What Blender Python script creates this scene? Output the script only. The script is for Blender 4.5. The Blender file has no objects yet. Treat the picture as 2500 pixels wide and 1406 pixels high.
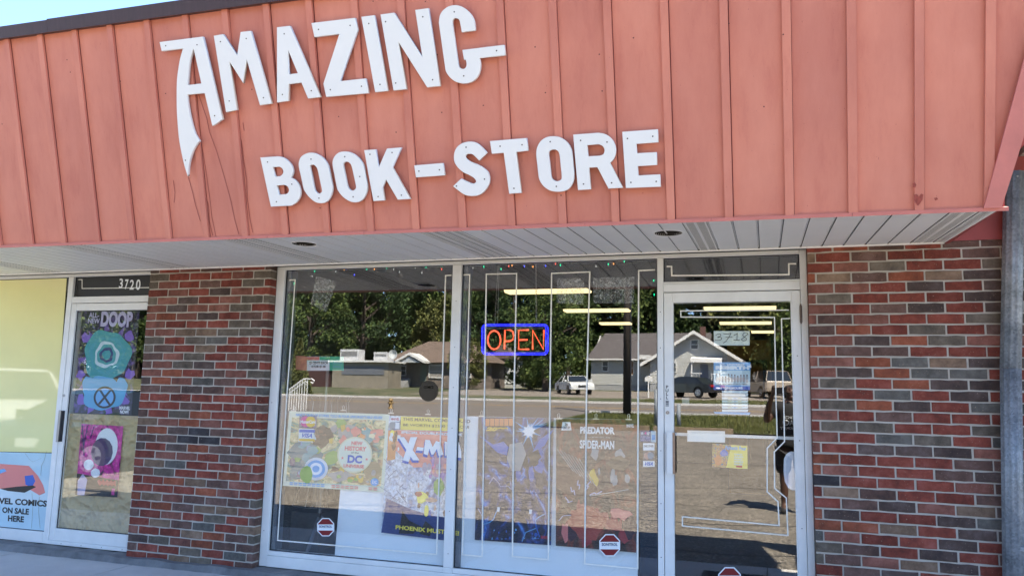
import bpy, bmesh, math, random
from mathutils import Vector, Matrix
R = math.radians
random.seed(7)
SC = bpy.context.scene
COL = SC.collection

# ---------------------------------------------------------------- camera
CAM = Vector((-0.217, -5.4129, 1.4068))
FOC = 1913.08                      # focal length in pixels of the 2500 px wide photograph
YAW, PITCH, ROLL = -0.314162, 0.134881, 0.022211
_fw = Vector((math.sin(YAW)*math.cos(PITCH), math.cos(YAW)*math.cos(PITCH), math.sin(PITCH)))
_rt = Vector((math.cos(YAW), -math.sin(YAW), 0)); _up = _rt.cross(_fw)
CR = math.cos(ROLL)*_rt + math.sin(ROLL)*_up
CU = -math.sin(ROLL)*_rt + math.cos(ROLL)*_up
cam = bpy.data.cameras.new('camera'); camo = bpy.data.objects.new('camera', cam); COL.objects.link(camo)
M = Matrix((CR, CU, -_fw)).transposed().to_4x4(); M.translation = CAM
camo.matrix_world = M
cam.sensor_width = 36; cam.lens = 36*FOC/2500; cam.clip_start = 0.05; cam.clip_end = 600
SC.camera = camo
# ---------------------------------------------------------------- sky, sun, exposure
SUNV = Vector((1.64, 1.96, 3.9)).normalized()
w = bpy.data.worlds.new('World'); SC.world = w; w.use_nodes = True
nt = w.node_tree; bg = nt.nodes['Background']
sky = nt.nodes.new('ShaderNodeTexSky'); sky.sky_type = 'NISHITA'; sky.sun_disc = False
sky.sun_elevation = math.asin(SUNV.z); sky.sun_rotation = math.atan2(SUNV.x, SUNV.y)
sky.air_density = 0.65; sky.dust_density = 0.0; sky.ozone_density = 4.0
nt.links.new(sky.outputs[0], bg.inputs[0]); bg.inputs[1].default_value = 0.105
sun = bpy.data.lights.new('sun', 'SUN'); sun.energy = 5.0; sun.angle = R(0.55); sun.color = (1.0, 0.92, 0.79)
so = bpy.data.objects.new('sun', sun); COL.objects.link(so)
so.rotation_euler = SUNV.to_track_quat('Z', 'Y').to_euler()
vs = SC.view_settings; vs.view_transform = 'Standard'; vs.look = 'None'; vs.gamma = 1; vs.exposure = 2.82
SC.cycles.transparent_max_bounces = 14
SC.cycles.max_bounces = 7
SC.cycles.sample_clamp_indirect = 6

# ---------------------------------------------------------------- photograph point -> place
def ray(px, py): return _norm(CR*((px-1250)/FOC) - CU*((py-703)/FOC) + _fw)
def _norm(v): return v
def atY(px, py, y=0.0):
    d = ray(px, py); return CAM + d*((y-CAM.y)/d.y)
def atZ(px, py, z):
    d = ray(px, py); return CAM + d*((z-CAM.z)/d.z)
TH = R(14.5); YB, ZB = -1.17, 2.375          # canopy face: foot line and outward lean
FU = Vector((0, -math.sin(TH), math.cos(TH))); FN = Vector((0, -math.cos(TH), -math.sin(TH)))
FO = Vector((0, YB, ZB))
def onF(px, py, out=0.0):                    # point of the canopy face
    d = ray(px, py); o = FO + FN*out
    t = (o-CAM).dot(FN)/d.dot(FN); q = CAM + d*t
    return q.x, (q-o).dot(FU)
def F3(x, s, out=0.0): return FO + Vector((x, 0, 0)) + FU*s + FN*out
G = 0.112                                    # plane of the shop glass
GY = 0.23
def mir(p): return Vector((p[0], GY-p[1], p[2]))      # a place seen in the glass -> the place itself
def TZ(y):                                   # height of the land in front of the shop (y < 0)
    v = GY-y
    return -0.1 if v < 6.2 else -0.1+0.0345*(v-6.2)

# ---------------------------------------------------------------- mesh helpers
class MB:
    def __init__(s): s.v = []; s.f = []; s.m = []; s.mi = 0
    def add(s, vs, fs):
        o = len(s.v); s.v += [tuple(v) for v in vs]
        for f in fs: s.f.append(tuple(i+o for i in f)); s.m.append(s.mi)
        return s
    def box(s, a, b):
        x0, y0, z0 = a; x1, y1, z1 = b
        return s.hexa([(x0,y0,z0),(x1,y0,z0),(x1,y1,z0),(x0,y1,z0),(x0,y0,z1),(x1,y0,z1),(x1,y1,z1),(x0,y1,z1)])
    def hexa(s, p): return s.add(p, [(0,3,2,1),(4,5,6,7),(0,1,5,4),(1,2,6,5),(2,3,7,6),(3,0,4,7)])
    def quad(s, a, b, c, d): return s.add([a,b,c,d], [(0,1,2,3)])
    def tube(s, pts, r, n=6, cap=True):
        pts = [Vector(p) for p in pts]; rings = []
        for i, p in enumerate(pts):
            t = (pts[min(i+1, len(pts)-1)]-pts[max(i-1, 0)])
            if t.length < 1e-9: t = Vector((0,0,1))
            t.normalize(); a = Vector((0,0,1)) if abs(t.z) < .9 else Vector((1,0,0))
            u = t.cross(a).normalized(); w_ = t.cross(u)
            rr = r[i] if isinstance(r, (list, tuple)) else r
            rings.append([p+u*(rr*math.cos(2*math.pi*k/n))+w_*(rr*math.sin(2*math.pi*k/n)) for k in range(n)])
        vs = [v for ring in rings for v in ring]; fs = []
        for i in range(len(pts)-1):
            for k in range(n): fs.append((i*n+k, i*n+(k+1) % n, (i+1)*n+(k+1) % n, (i+1)*n+k))
        if cap: fs.append(tuple(range(n-1, -1, -1))); fs.append(tuple((len(pts)-1)*n+k for k in range(n)))
        return s.add(vs, fs)
    def prism(s, poly, vec):                  # closed 3-D polygon pushed along vec
        n = len(poly); vec = Vector(vec); a = [Vector(p) for p in poly]; b = [p+vec for p in a]
        fs = [tuple(range(n)), tuple(range(2*n-1, n-1, -1))]
        for i in range(n): j = (i+1) % n; fs.append((i, i+n, j+n, j))
        return s.add(a+b, fs)
    def mesh(s, name, mats, smooth=False):
        me = bpy.data.meshes.new(name); me.from_pydata(s.v, [], s.f)
        for m_ in (mats if isinstance(mats, (list, tuple)) else [mats]): me.materials.append(m_)
        for p, i in zip(me.polygons, s.m): p.material_index = i
        bm = bmesh.new(); bm.from_mesh(me); bmesh.ops.recalc_face_normals(bm, faces=bm.faces); bm.to_mesh(me); bm.free()
        if smooth: me.polygons.foreach_set('use_smooth', [True]*len(me.polygons))
        me.update(); return me
    def obj(s, name, mats, parent=None, smooth=False): return link(name, s.mesh(name, mats, smooth), parent)
def link(name, me, parent=None, loc=None):
    o = bpy.data.objects.new(name, me); COL.objects.link(o)
    if parent is not None: o.parent = parent
    if loc is not None: o.location = loc
    return o
def tag(o, label=None, cat=None, group=None, kind=None):
    if label: o['label'] = label
    if cat: o['category'] = cat
    if group: o['group'] = group
    if kind: o['kind'] = kind
    return o
def thing(name, label, cat, group=None, loc=(0,0,0), rz=0):
    o = bpy.data.objects.new(name, None); COL.objects.link(o); o.location = loc; o.rotation_euler = (0,0,rz)
    o.empty_display_size = 0.1
    return tag(o, label, cat, group)
def copy_tree(o, parent=None):
    c = o.copy(); COL.objects.link(c); c.parent = parent
    for ch in list(o.children): copy_tree(ch, c)
    return c

# ---------------------------------------------------------------- materials
MC = {}
def mat(name, col, rough=0.6, metal=0.0, var=0.0, vscale=4.0, bump=0.0, bscale=40.0, emit=None, estr=1.0, objvar=0.0, stretch=None, spec=0.5):
    if name in MC: return MC[name]
    m = bpy.data.materials.new(name); m.use_nodes = True; n = m.node_tree; b = n.nodes['Principled BSDF']
    b.inputs['Base Color'].default_value = (*col, 1); b.inputs['Roughness'].default_value = rough; b.inputs['Metallic'].default_value = metal
    b.inputs['Specular IOR Level'].default_value = spec
    tc = n.nodes.new('ShaderNodeTexCoord'); vec = tc.outputs['Object']
    if stretch:
        mp = n.nodes.new('ShaderNodeMapping'); mp.inputs['Scale'].default_value = stretch; n.links.new(vec, mp.inputs[0]); vec = mp.outputs[0]
    if objvar:
        oi = n.nodes.new('ShaderNodeObjectInfo'); ad = n.nodes.new('ShaderNodeVectorMath'); ad.operation = 'MULTIPLY_ADD'
        n.links.new(oi.outputs['Random'], ad.inputs[0]); ad.inputs[1].default_value = (37, 61, 23); n.links.new(vec, ad.inputs[2]); vec = ad.outputs[0]
    colout = None
    if var:
        no = n.nodes.new('ShaderNodeTexNoise'); no.inputs['Scale'].default_value = vscale; no.inputs['Detail'].default_value = 6; no.inputs['Roughness'].default_value = 0.65
        n.links.new(vec, no.inputs['Vector'])
        mr = n.nodes.new('ShaderNodeMapRange'); mr.inputs[1].default_value = .25; mr.inputs[2].default_value = .75
        mr.inputs[3].default_value = 1-var; mr.inputs[4].default_value = 1+var; n.links.new(no.outputs[0], mr.inputs[0])
        hs = n.nodes.new('ShaderNodeVectorMath'); hs.operation = 'SCALE'; hs.inputs[0].default_value = col; n.links.new(mr.outputs[0], hs.inputs['Scale']); colout = hs.outputs[0]
    if objvar:
        mr2 = n.nodes.new('ShaderNodeMapRange'); mr2.inputs[3].default_value = 1-objvar; mr2.inputs[4].default_value = 1+objvar
        n.links.new(oi.outputs['Random'], mr2.inputs[0])
        h2 = n.nodes.new('ShaderNodeVectorMath'); h2.operation = 'SCALE'; n.links.new(mr2.outputs[0], h2.inputs['Scale'])
        if colout: n.links.new(colout, h2.inputs[0])
        else: h2.inputs[0].default_value = col
        colout = h2.outputs[0]
    if colout: n.links.new(colout, b.inputs['Base Color'])
    if bump:
        n2 = n.nodes.new('ShaderNodeTexNoise'); n2.inputs['Scale'].default_value = bscale; n2.inputs['Detail'].default_value = 5; n.links.new(vec, n2.inputs['Vector'])
        bp = n.nodes.new('ShaderNodeBump'); bp.inputs['Strength'].default_value = bump; bp.inputs['Distance'].default_value = 0.01
        n.links.new(n2.outputs[0], bp.inputs['Height']); n.links.new(bp.outputs[0], b.inputs['Normal'])
    if emit: b.inputs['Emission Color'].default_value = (*emit, 1); b.inputs['Emission Strength'].default_value = estr
    MC[name] = m; return m
def nodes_of(m): return m.node_tree.nodes, m.node_tree.links, m.node_tree.nodes['Principled BSDF']

def ramp(n, stops, interp='LINEAR'):
    r = n.new('ShaderNodeValToRGB'); cr = r.color_ramp; cr.interpolation = interp
    while len(cr.elements) < len(stops): cr.elements.new(0.5)
    for e, (p, c) in zip(cr.elements, stops): e.position = p; e.color = (*c, 1)
    return r

def glass_mat(name, refl=0.12, tint=(0.99, 0.998, 0.994)):
    # two-sided Schlick reflectance of a slightly mirrored shop glass
    m = bpy.data.materials.new(name); m.use_nodes = True; n = m.node_tree.nodes; l = m.node_tree.links; n.clear()
    out = n.new('ShaderNodeOutputMaterial'); tr = n.new('ShaderNodeBsdfTransparent'); gl = n.new('ShaderNodeBsdfGlossy')
    tr.inputs[0].default_value = (*tint, 1); gl.inputs['Roughness'].default_value = 0.0; gl.inputs[0].default_value = (1, 1, 1, 1)
    ge = n.new('ShaderNodeNewGeometry'); dt = n.new('ShaderNodeVectorMath'); dt.operation = 'DOT_PRODUCT'; l.new(ge.outputs['Normal'], dt.inputs[0]); l.new(ge.outputs['Incoming'], dt.inputs[1])
    ab = n.new('ShaderNodeMath'); ab.operation = 'ABSOLUTE'; l.new(dt.outputs['Value'], ab.inputs[0])
    om = n.new('ShaderNodeMath'); om.operation = 'SUBTRACT'; om.inputs[0].default_value = 1; l.new(ab.outputs[0], om.inputs[1])
    pw = n.new('ShaderNodeMath'); pw.operation = 'POWER'; pw.inputs[1].default_value = 5; l.new(om.outputs[0], pw.inputs[0])
    ad = n.new('ShaderNodeMath'); ad.operation = 'MULTIPLY_ADD'; ad.inputs[1].default_value = 1-refl; ad.inputs[2].default_value = refl; l.new(pw.outputs[0], ad.inputs[0])
    tc = n.new('ShaderNodeTexCoord'); no = n.new('ShaderNodeTexNoise'); no.inputs['Scale'].default_value = 2.2; no.inputs['Detail'].default_value = 1; l.new(tc.outputs['Object'], no.inputs['Vector'])
    bp = n.new('ShaderNodeBump'); bp.inputs['Strength'].default_value = 0.06; bp.inputs['Distance'].default_value = 0.003; l.new(no.outputs[0], bp.inputs['Height']); l.new(bp.outputs[0], gl.inputs['Normal'])
    mx = n.new('ShaderNodeMixShader'); l.new(ad.outputs[0], mx.inputs[0]); l.new(tr.outputs[0], mx.inputs[1]); l.new(gl.outputs[0], mx.inputs[2]); l.new(mx.outputs[0], out.inputs[0]); return m
GLASS = glass_mat('shop_glass', 0.103)

# painted canopy: faded salmon with vertical weather streaks
def paint_mat():
    m = mat('salmon_paint', (0.60, 0.205, 0.145), 0.55, spec=0.35); n, l, b = nodes_of(m)
    tc = n.new('ShaderNodeTexCoord'); oi = n.new('ShaderNodeObjectInfo')
    ad = n.new('ShaderNodeVectorMath'); ad.operation = 'MULTIPLY_ADD'; l.new(oi.outputs['Random'], ad.inputs[0]); ad.inputs[1].default_value = (9, 5, 3); l.new(tc.outputs['Object'], ad.inputs[2])
    mp = n.new('ShaderNodeMapping'); mp.inputs['Scale'].default_value = (6, 2, 1.6); l.new(ad.outputs[0], mp.inputs[0])
    n1 = n.new('ShaderNodeTexNoise'); n1.inputs['Scale'].default_value = 1.6; n1.inputs['Detail'].default_value = 7; n1.inputs['Roughness'].default_value = 0.7; l.new(mp.outputs[0], n1.inputs['Vector'])
    r1 = ramp(n, [(0.25, (0.54, 0.165, 0.112)), (0.45, (0.605, 0.205, 0.135)), (0.75, (0.65, 0.235, 0.158))]); l.new(n1.outputs[0], r1.inputs[0])
    n2 = n.new('ShaderNodeTexNoise'); n2.inputs['Scale'].default_value = 1.3; n2.inputs['Detail'].default_value = 4; l.new(ad.outputs[0], n2.inputs['Vector'])
    r2 = ramp(n, [(0.35, (0.88, 0.86, 0.88)), (0.62, (1.05, 1.08, 1.06))]); l.new(n2.outputs[0], r2.inputs[0])
    mm = n.new('ShaderNodeMix'); mm.data_type = 'RGBA'; mm.blend_type = 'MULTIPLY'; mm.inputs[0].default_value = 1
    l.new(r1.outputs[0], mm.inputs[6]); l.new(r2.outputs[0], mm.inputs[7])
    # small chips and knocks
    n3 = n.new('ShaderNodeTexNoise'); n3.inputs['Scale'].default_value = 34; n3.inputs['Detail'].default_value = 3; l.new(mp.outputs[0], n3.inputs['Vector'])
    r3 = ramp(n, [(0.745, (0, 0, 0)), (0.765, (1, 1, 1))]); l.new(n3.outputs[0], r3.inputs[0])
    m2 = n.new('ShaderNodeMix'); m2.data_type = 'RGBA'; l.new(r3.outputs[0], m2.inputs[0]); l.new(mm.outputs[2], m2.inputs[6]); m2.inputs[7].default_value = (0.30, 0.07, 0.06, 1)
    l.new(m2.outputs[2], b.inputs['Base Color'])
    bp = n.new('ShaderNodeBump'); bp.inputs['Strength'].default_value = 0.10; bp.inputs['Distance'].default_value = 0.01; l.new(n1.outputs[0], bp.inputs['Height']); l.new(bp.outputs[0], b.inputs['Normal'])
    return m
PAINT = paint_mat()
PAINT2 = mat('salmon_paint_trim', (0.55, 0.17, 0.135), 0.5, var=0.12, vscale=6)
PAINTD = mat('red_board_paint', (0.30, 0.055, 0.05), 0.6, var=0.15, vscale=5)
BROWN = mat('brown_metal_trim', (0.055, 0.030, 0.032), 0.45, var=0.25, vscale=5, stretch=(8, 1, 1))
WHITE = mat('white_letter_plastic', (0.80, 0.78, 0.72), 0.4, var=0.03, vscale=3)
SCREW = mat('screw_head', (0.12, 0.10, 0.09), 0.5, metal=0.4)
SOFF = mat('soffit_vinyl', (0.84, 0.825, 0.79), 0.5, var=0.05, vscale=1.5)
SOFFD = mat('soffit_void_shade', (0.05, 0.046, 0.042), 0.8)
DARK = mat('black_void', (0.008, 0.008, 0.008), 0.9)
ALU = mat('white_aluminium', (0.76, 0.755, 0.72), 0.42, var=0.07, vscale=6, bump=0.05, bscale=8)
ALUJ = mat('frame_gap', (0.12, 0.12, 0.125), 0.7)
GASK = mat('dark_gasket', (0.02, 0.02, 0.025), 0.6)
STEEL = mat('brushed_steel', (0.42, 0.42, 0.43), 0.35, metal=0.9, var=0.1, vscale=12)
def galv_mat():
    m = mat('galvanised_pipe', (0.34, 0.37, 0.40), 0.5, metal=0.25); n, l, b = nodes_of(m)
    tc = n.new('ShaderNodeTexCoord'); v = n.new('ShaderNodeTexVoronoi'); v.inputs['Scale'].default_value = 85; l.new(tc.outputs['Object'], v.inputs['Vector'])
    no = n.new('ShaderNodeTexNoise'); no.inputs['Scale'].default_value = 9; no.inputs['Detail'].default_value = 5; l.new(tc.outputs['Object'], no.inputs['Vector'])
    mx = n.new('ShaderNodeMath'); mx.operation = 'MULTIPLY_ADD'; l.new(v.outputs['Color'], mx.inputs[0]); mx.inputs[1].default_value = 0.35; l.new(no.outputs[0], mx.inputs[2])
    r = ramp(n, [(0.35, (0.10, 0.115, 0.13)), (0.9, (0.29, 0.32, 0.345))]); l.new(mx.outputs[0], r.inputs[0]); l.new(r.outputs[0], b.inputs['Base Color']); return m
GALV = galv_mat()
MORT = mat('mortar', (0.44, 0.40, 0.34), 0.95, var=0.16, vscale=7, bump=0.5, bscale=160)
BC = dict(R=(0.190,0.046,0.030), O=(0.240,0.070,0.036), P=(0.200,0.078,0.056), M=(0.125,0.070,0.055), D=(0.085,0.057,0.048),
          G=(0.128,0.102,0.077), T=(0.190,0.122,0.080), B=(0.105,0.096,0.083), N=(0.045,0.040,0.042))
def brick_mat(k):
    c = BC[k]; m = mat('brick_'+k, c, 0.85, spec=0.25); n, l, b = nodes_of(m)
    tc = n.new('ShaderNodeTexCoord'); oi = n.new('ShaderNodeObjectInfo')
    ad = n.new('ShaderNodeVectorMath'); ad.operation = 'MULTIPLY_ADD'; l.new(oi.outputs['Random'], ad.inputs[0]); ad.inputs[1].default_value = (41, 17, 29); l.new(tc.outputs['Object'], ad.inputs[2])
    n1 = n.new('ShaderNodeTexNoise'); n1.inputs['Scale'].default_value = 11; n1.inputs['Detail'].default_value = 8; n1.inputs['Roughness'].default_value = .7; l.new(ad.outputs[0], n1.inputs['Vector'])
    d = tuple(x*0.52+.006 for x in c); e = tuple(min(1, x*1.30+0.030) for x in c)
    r = ramp(n, [(0.32, d), (0.5, c), (0.72, e)]); l.new(n1.outputs[0], r.inputs[0])
    mr = n.new('ShaderNodeMapRange'); mr.inputs[3].default_value = 0.78; mr.inputs[4].default_value = 1.2; l.new(oi.outputs['Random'], mr.inputs[0])
    sc = n.new('ShaderNodeVectorMath'); sc.operation = 'SCALE'; l.new(r.outputs[0], sc.inputs[0]); l.new(mr.outputs[0], sc.inputs['Scale'])
    n3 = n.new('ShaderNodeTexNoise'); n3.inputs['Scale'].default_value = 120; l.new(ad.outputs[0], n3.inputs['Vector'])
    r3 = ramp(n, [(0.70, (0, 0, 0)), (0.74, (1, 1, 1))]); l.new(n3.outputs[0], r3.inputs[0])
    mx = n.new('ShaderNodeMix'); mx.data_type = 'RGBA'; l.new(r3.outputs[0], mx.inputs[0]); l.new(sc.outputs[0], mx.inputs[6]); mx.inputs[7].default_value = (0.3, 0.22, 0.16, 1)
    l.new(mx.outputs[2], b.inputs['Base Color'])
    mp = n.new('ShaderNodeMapping'); mp.inputs['Rotation'].default_value = (0, 0.5, 0); mp.inputs['Scale'].default_value = (60, 60, 140); l.new(ad.outputs[0], mp.inputs[0])
    n2 = n.new('ShaderNodeTexNoise'); n2.inputs['Scale'].default_value = 1; n2.inputs['Detail'].default_value = 4; l.new(mp.outputs[0], n2.inputs['Vector'])
    bp = n.new('ShaderNodeBump'); bp.inputs['Strength'].default_value = 0.75; bp.inputs['Distance'].default_value = 0.004; l.new(n2.outputs[0], bp.inputs['Height']); l.new(bp.outputs[0], b.inputs['Normal'])
    return m
BM = {k: brick_mat(k) for k in BC}

# ================================================================ GROUND
def ground_mats():
    m = mat('aggregate_asphalt', (0.15, 0.13, 0.11), 0.9); n, l, b = nodes_of(m)
    tc = n.new('ShaderNodeTexCoord'); v = n.new('ShaderNodeTexVoronoi'); v.inputs['Scale'].default_value = 48; l.new(tc.outputs['Object'], v.inputs['Vector'])
    no = n.new('ShaderNodeTexNoise'); no.inputs['Scale'].default_value = 1.1; no.inputs['Detail'].default_value = 9; no.inputs['Roughness'].default_value = .7; l.new(tc.outputs['Object'], no.inputs['Vector'])
    r = ramp(n, [(0.0, (0.028, 0.025, 0.022)), (0.35, (0.098, 0.086, 0.072)), (0.7, (0.225, 0.198, 0.163)), (1, (0.45, 0.405, 0.345))]); l.new(v.outputs['Color'], r.inputs[0])
    r2 = ramp(n, [(0.3, (0.62, 0.62, 0.62)), (0.7, (1.1, 1.08, 1.03))]); l.new(no.outputs[0], r2.inputs[0])
    mm = n.new('ShaderNodeMix'); mm.data_type = 'RGBA'; mm.blend_type = 'MULTIPLY'; mm.inputs[0].default_value = 1; l.new(r.outputs[0], mm.inputs[6]); l.new(r2.outputs[0], mm.inputs[7])
    # cracks: thin wavy dark lines
    wv = n.new('ShaderNodeTexWave'); wv.inputs['Scale'].default_value = 0.16; wv.inputs['Distortion'].default_value = 9; wv.inputs['Detail'].default_value = 3; wv.inputs['Detail Scale'].default_value = 0.6; wv.bands_direction = 'Y'; l.new(tc.outputs['Object'], wv.inputs['Vector'])
    r3 = ramp(n, [(0.0, (1, 1, 1)), (0.004, (0, 0, 0))]); l.new(wv.outputs['Fac'], r3.inputs[0])
    m2 = n.new('ShaderNodeMix'); m2.data_type = 'RGBA'; l.new(r3.outputs[0], m2.inputs[0]); l.new(mm.outputs[2], m2.inputs[6]); m2.inputs[7].default_value = (0.02, 0.018, 0.016, 1)
    l.new(m2.outputs[2], b.inputs['Base Color'])
    bp = n.new('ShaderNodeBump'); bp.inputs['Strength'].default_value = 0.6; bp.inputs['Distance'].default_value = 0.01; l.new(v.outputs['Distance'], bp.inputs['Height']); l.new(bp.outputs[0], b.inputs['Normal'])
    g = mat('lawn', (0.06, 0.085, 0.03), 0.95); n, l, b = nodes_of(g)
    tc = n.new('ShaderNodeTexCoord'); no = n.new('ShaderNodeTexNoise'); no.inputs['Scale'].default_value = 0.45; no.inputs['Detail'].default_value = 10; no.inputs['Roughness'].default_value = .78; l.new(tc.outputs['Object'], no.inputs['Vector'])
    r = ramp(n, [(0.36, (0.022, 0.034, 0.010)), (0.47, (0.052, 0.068, 0.024)), (0.54, (0.105, 0.098, 0.05)), (0.64, (0.20, 0.165, 0.115))]); l.new(no.outputs[0], r.inputs[0]); l.new(r.outputs[0], b.inputs['Base Color'])
    return m, g
ASPH, LAWN = ground_mats()
ROAD = mat('road_asphalt', (0.145, 0.125, 0.108), 0.9, var=0.22, vscale=0.5, bump=0.2, bscale=30)
CONC = mat('concrete', (0.50, 0.475, 0.44), 0.9, var=0.14, vscale=2.2, bump=0.35, bscale=70)
CONCD = mat('rough_footing', (0.17, 0.165, 0.16), 0.95, var=0.4, vscale=6, bump=0.8, bscale=35)
GRAV = mat('driveway_gravel', (0.20, 0.17, 0.14), 0.95, var=0.3, vscale=1.5, bump=0.4, bscale=20)
def strip(name, v0, v1, m, lift, x0=-150, x1=45, seg=None):
    b = MB(); ys = [GY-v0]
    n = max(1, int((v1-v0)/6)); ys = [GY-(v0+(v1-v0)*i/n) for i in range(n+1)]
    if v0 < 6.2 < v1: ys.append(GY-6.2); ys.sort(reverse=True)
    for a, c in zip(ys[:-1], ys[1:]):
        b.quad((x0, a, TZ(a)+lift), (x1, a, TZ(a)+lift), (x1, c, TZ(c)+lift), (x0, c, TZ(c)+lift))
    return tag(b.obj(name, m), kind='structure')
gb = MB(); gb.quad((-400, -3, -0.14), (400, -3, -0.14), (400, 400, -0.14), (-400, 400, -0.14))
for a, c in ((0, 6.2), (6.2, 80), (80, 330)):
    za = TZ(GY-a)-0.035; zc = TZ(GY-c)-0.035
    gb.quad((-400, GY-a, za), (400, GY-a, za), (400, GY-c, zc), (-400, GY-c, zc))
tag(gb.obj('ground', LAWN), kind='structure')
strip('parking_lot', 1.9, 19.6, ASPH, 0.0)
strip('grass_strip', 19.9, 28.6, LAWN, 0.02, -7.6, 45)
strip('lot_entrance', 19.6, 28.6, ROAD, 0.0, -150, -7.6)
strip('road', 28.6, 38.9, ROAD, 0.0)
strip('grass_verge', 38.9, 46.5, LAWN, 0.03)
strip('driveway', 46.5, 64, GRAV, 0.0, -25, 2)
strip('lawn', 46.5, 110, LAWN, -0.004)
for nm, v, kx in (('kerb', 28.7, -7.6), ('kerb', 38.8, -150)):
    b = MB(); y = GY-v; b.box((kx, y-0.09, TZ(y)-0.05), (45, y+0.09, TZ(y)+0.12)); tag(b.obj(nm, CONC), kind='structure')
b = MB()
for dv in (33.4, 33.75):
    y = GY-dv; b.quad((-150, y, TZ(y)+.006), (45, y, TZ(y)+.006), (45, y-.12, TZ(y-.12)+.006), (-150, y-.12, TZ(y-.12)+.006))
tag(b.obj('road_marking', mat('yellow_line', (0.5, 0.30, 0.06), 0.8, var=.2)), kind='structure')
b = MB()
for i in range(14):
    x0 = -10+i*1.22; b.box((x0+.006, -1.72, -0.2), (x0+1.214, -0.001+0.12, -0.022))
tag(b.obj('sidewalk', CONC), kind='structure')
b = MB(); pts = []
random.seed(3)
for i in range(120):
    x = -9+i*0.1; pts.append((x, -0.055-0.02*random.random(), 0.018+0.012*random.random()))
for a, c in zip(pts[:-1], pts[1:]):
    b.hexa([(a[0], a[1]-.03, -.03), (c[0], c[1]-.03, -.03), (c[0], .2, -.03), (a[0], .2, -.03), (a[0], a[1], a[2]), (c[0], c[1], c[2]), (c[0], .2, c[2]), (a[0], .2, a[2])])
tag(b.obj('footing', CONCD), kind='structure')

# ================================================================ BRICK WALLS
BL, BH = 0.21231, 0.0677
ZT = 2.3695            # bed joint under the top course
brick_meshes = {}
def brick_mesh(wd, dp, ht, var):
    key = (round(wd, 3), round(dp, 3), round(ht, 3), var)
    if key in brick_meshes: return brick_meshes[key]
    rnd = random.Random(hash(key) & 0xffff); w2 = wd/2; h2 = ht/2; ch = 0.004; b = MB()
    nx = 4 if wd > .12 else 2
    def edge(z, ins):
        return [(-w2+ins+(wd-2*ins)*i/nx, z+rnd.uniform(-.0026, .0022)) for i in range(nx+1)]
    top = edge(h2, 0); bot = edge(-h2, 0); ti = edge(h2-ch, ch); bi = edge(-h2+ch, ch)
    vs = []
    for r_ in (bot, top): vs += [(x, 0.004, z) for x, z in r_]
    for r_ in (bi, ti): vs += [(x, rnd.uniform(-.0008, .0008), z) for x, z in r_]
    vs += [(-w2, dp, -h2), (w2, dp, -h2), (w2, dp, h2), (-w2, dp, h2)]
    n = nx+1; B0, T0, BI, TI, K = 0, n, 2*n, 3*n, 4*n; fs = []
    for i in range(nx):
        fs += [(BI+i, BI+i+1, TI+i+1, TI+i), (B0+i, B0+i+1, BI+i+1, BI+i), (TI+i, TI+i+1, T0+i+1, T0+i)]
    fs += [(B0, BI, TI, T0), (BI+nx, B0+nx, T0+nx, TI+nx), (K, B0, T0, K+3), (B0+nx, K+1, K+2, T0+nx),
           tuple([K+3]+[T0+i for i in range(n)]+[K+2]), tuple([K+1]+[B0+nx-i for i in range(n)]+[K])]
    b.add(vs, fs); me = b.mesh('brick', [BM['R']]); brick_meshes[key] = me; return me
def brick_wall(name, label, rows, xl, xr, x0, odd_first, mortar_y=0.0055, depth=0.083, side=None):
    root = thing(name, label, 'brick wall')
    b = MB(); z1 = ZT+0.045; b.box((xl+.004, mortar_y, -0.02), (xr-.004, depth+.006, z1)); b.obj('mortar', MORT, root)
    J = 0.0105; k = 0
    for r_, row in enumerate(rows):
        zc = ZT-BH*(r_-0.5); ht = BH-J
        if r_ == 0: ht = 0.040; zc = ZT+J/2+ht/2
        row = row.replace(' ', ''); off = 0.5 if r_ % 2 else 0.0
        # first joint
        u = off if odd_first or r_ % 2 == 0 else off
        e = xl; jx = x0+off*BL
        while jx <= xl+0.02: jx += BL
        i = 0
        while e < xr-0.012:
            nx_ = min(jx, xr); a = e+(J/2 if e > xl+1e-6 else 0); c = nx_-(J/2 if nx_ < xr-1e-6 else 0)
            if c-a > 0.015:
                code = row[min(i, len(row)-1)] if row else random.choice('RRRPOMDG')
                wd = c-a
                if wd > .19: wd = BL-J if nx_ < xr-1e-6 and e > xl+1e-6 else wd
                me = brick_mesh(wd, depth, ht, (r_*7+i*3) % 4)
                o = bpy.data.objects.new('brick', me); COL.objects.link(o); o.parent = root
                o.location = ((a+c)/2+random.uniform(-.0015, .0015), random.uniform(-.0018, .0018), zc+random.uniform(-.001, .001))
                o.material_slots[0].link = 'OBJECT'; o.material_slots[0].material = BM[code]
            e = nx_; jx += BL; i += 1
    return root
LR = """DRPMRRM GRRRPG GPRMRGR RPRDPR GPDRPGG PDPPGR POPDRMP PRRRGM PPTTGGR GRGBRR GMRTRRM MPGRPM MPGDRDR PORMPG
DOPBMRM MMDMPB RRRRRRR RRMRRM MRGOROR TPOPRR MODNMMM MMNNRP DRDOMMR RPPRDO RTBRRPR PGRROP RROTMPR RRROPR OTPMMMG ROMTTP
MRPRGRM RTMBRT PRRTOMG DGPOMM MRRGRBM RRTGRM""".split()
RR = """ROMRMM TRMRRM RPGRRG OTMOTD PPRDRD PGRRRD PRMDRD PMPRRG MORGRM PPDOGP OMMRRR PPOBTD PDOBBR PGRODD PRBRDR RGODRB PRMRRR
RGGRRG PRBGRB PRDDDP ORRRMM OPRRMD NRRRPM RTMRRM RMDPTD ODRRDB OOTRDD BPRRDR GMRDRM GMPTDR RMDRRM RPRGRD PRRMDR RDORRG MRPRBR RRMPRD""".split()
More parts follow.
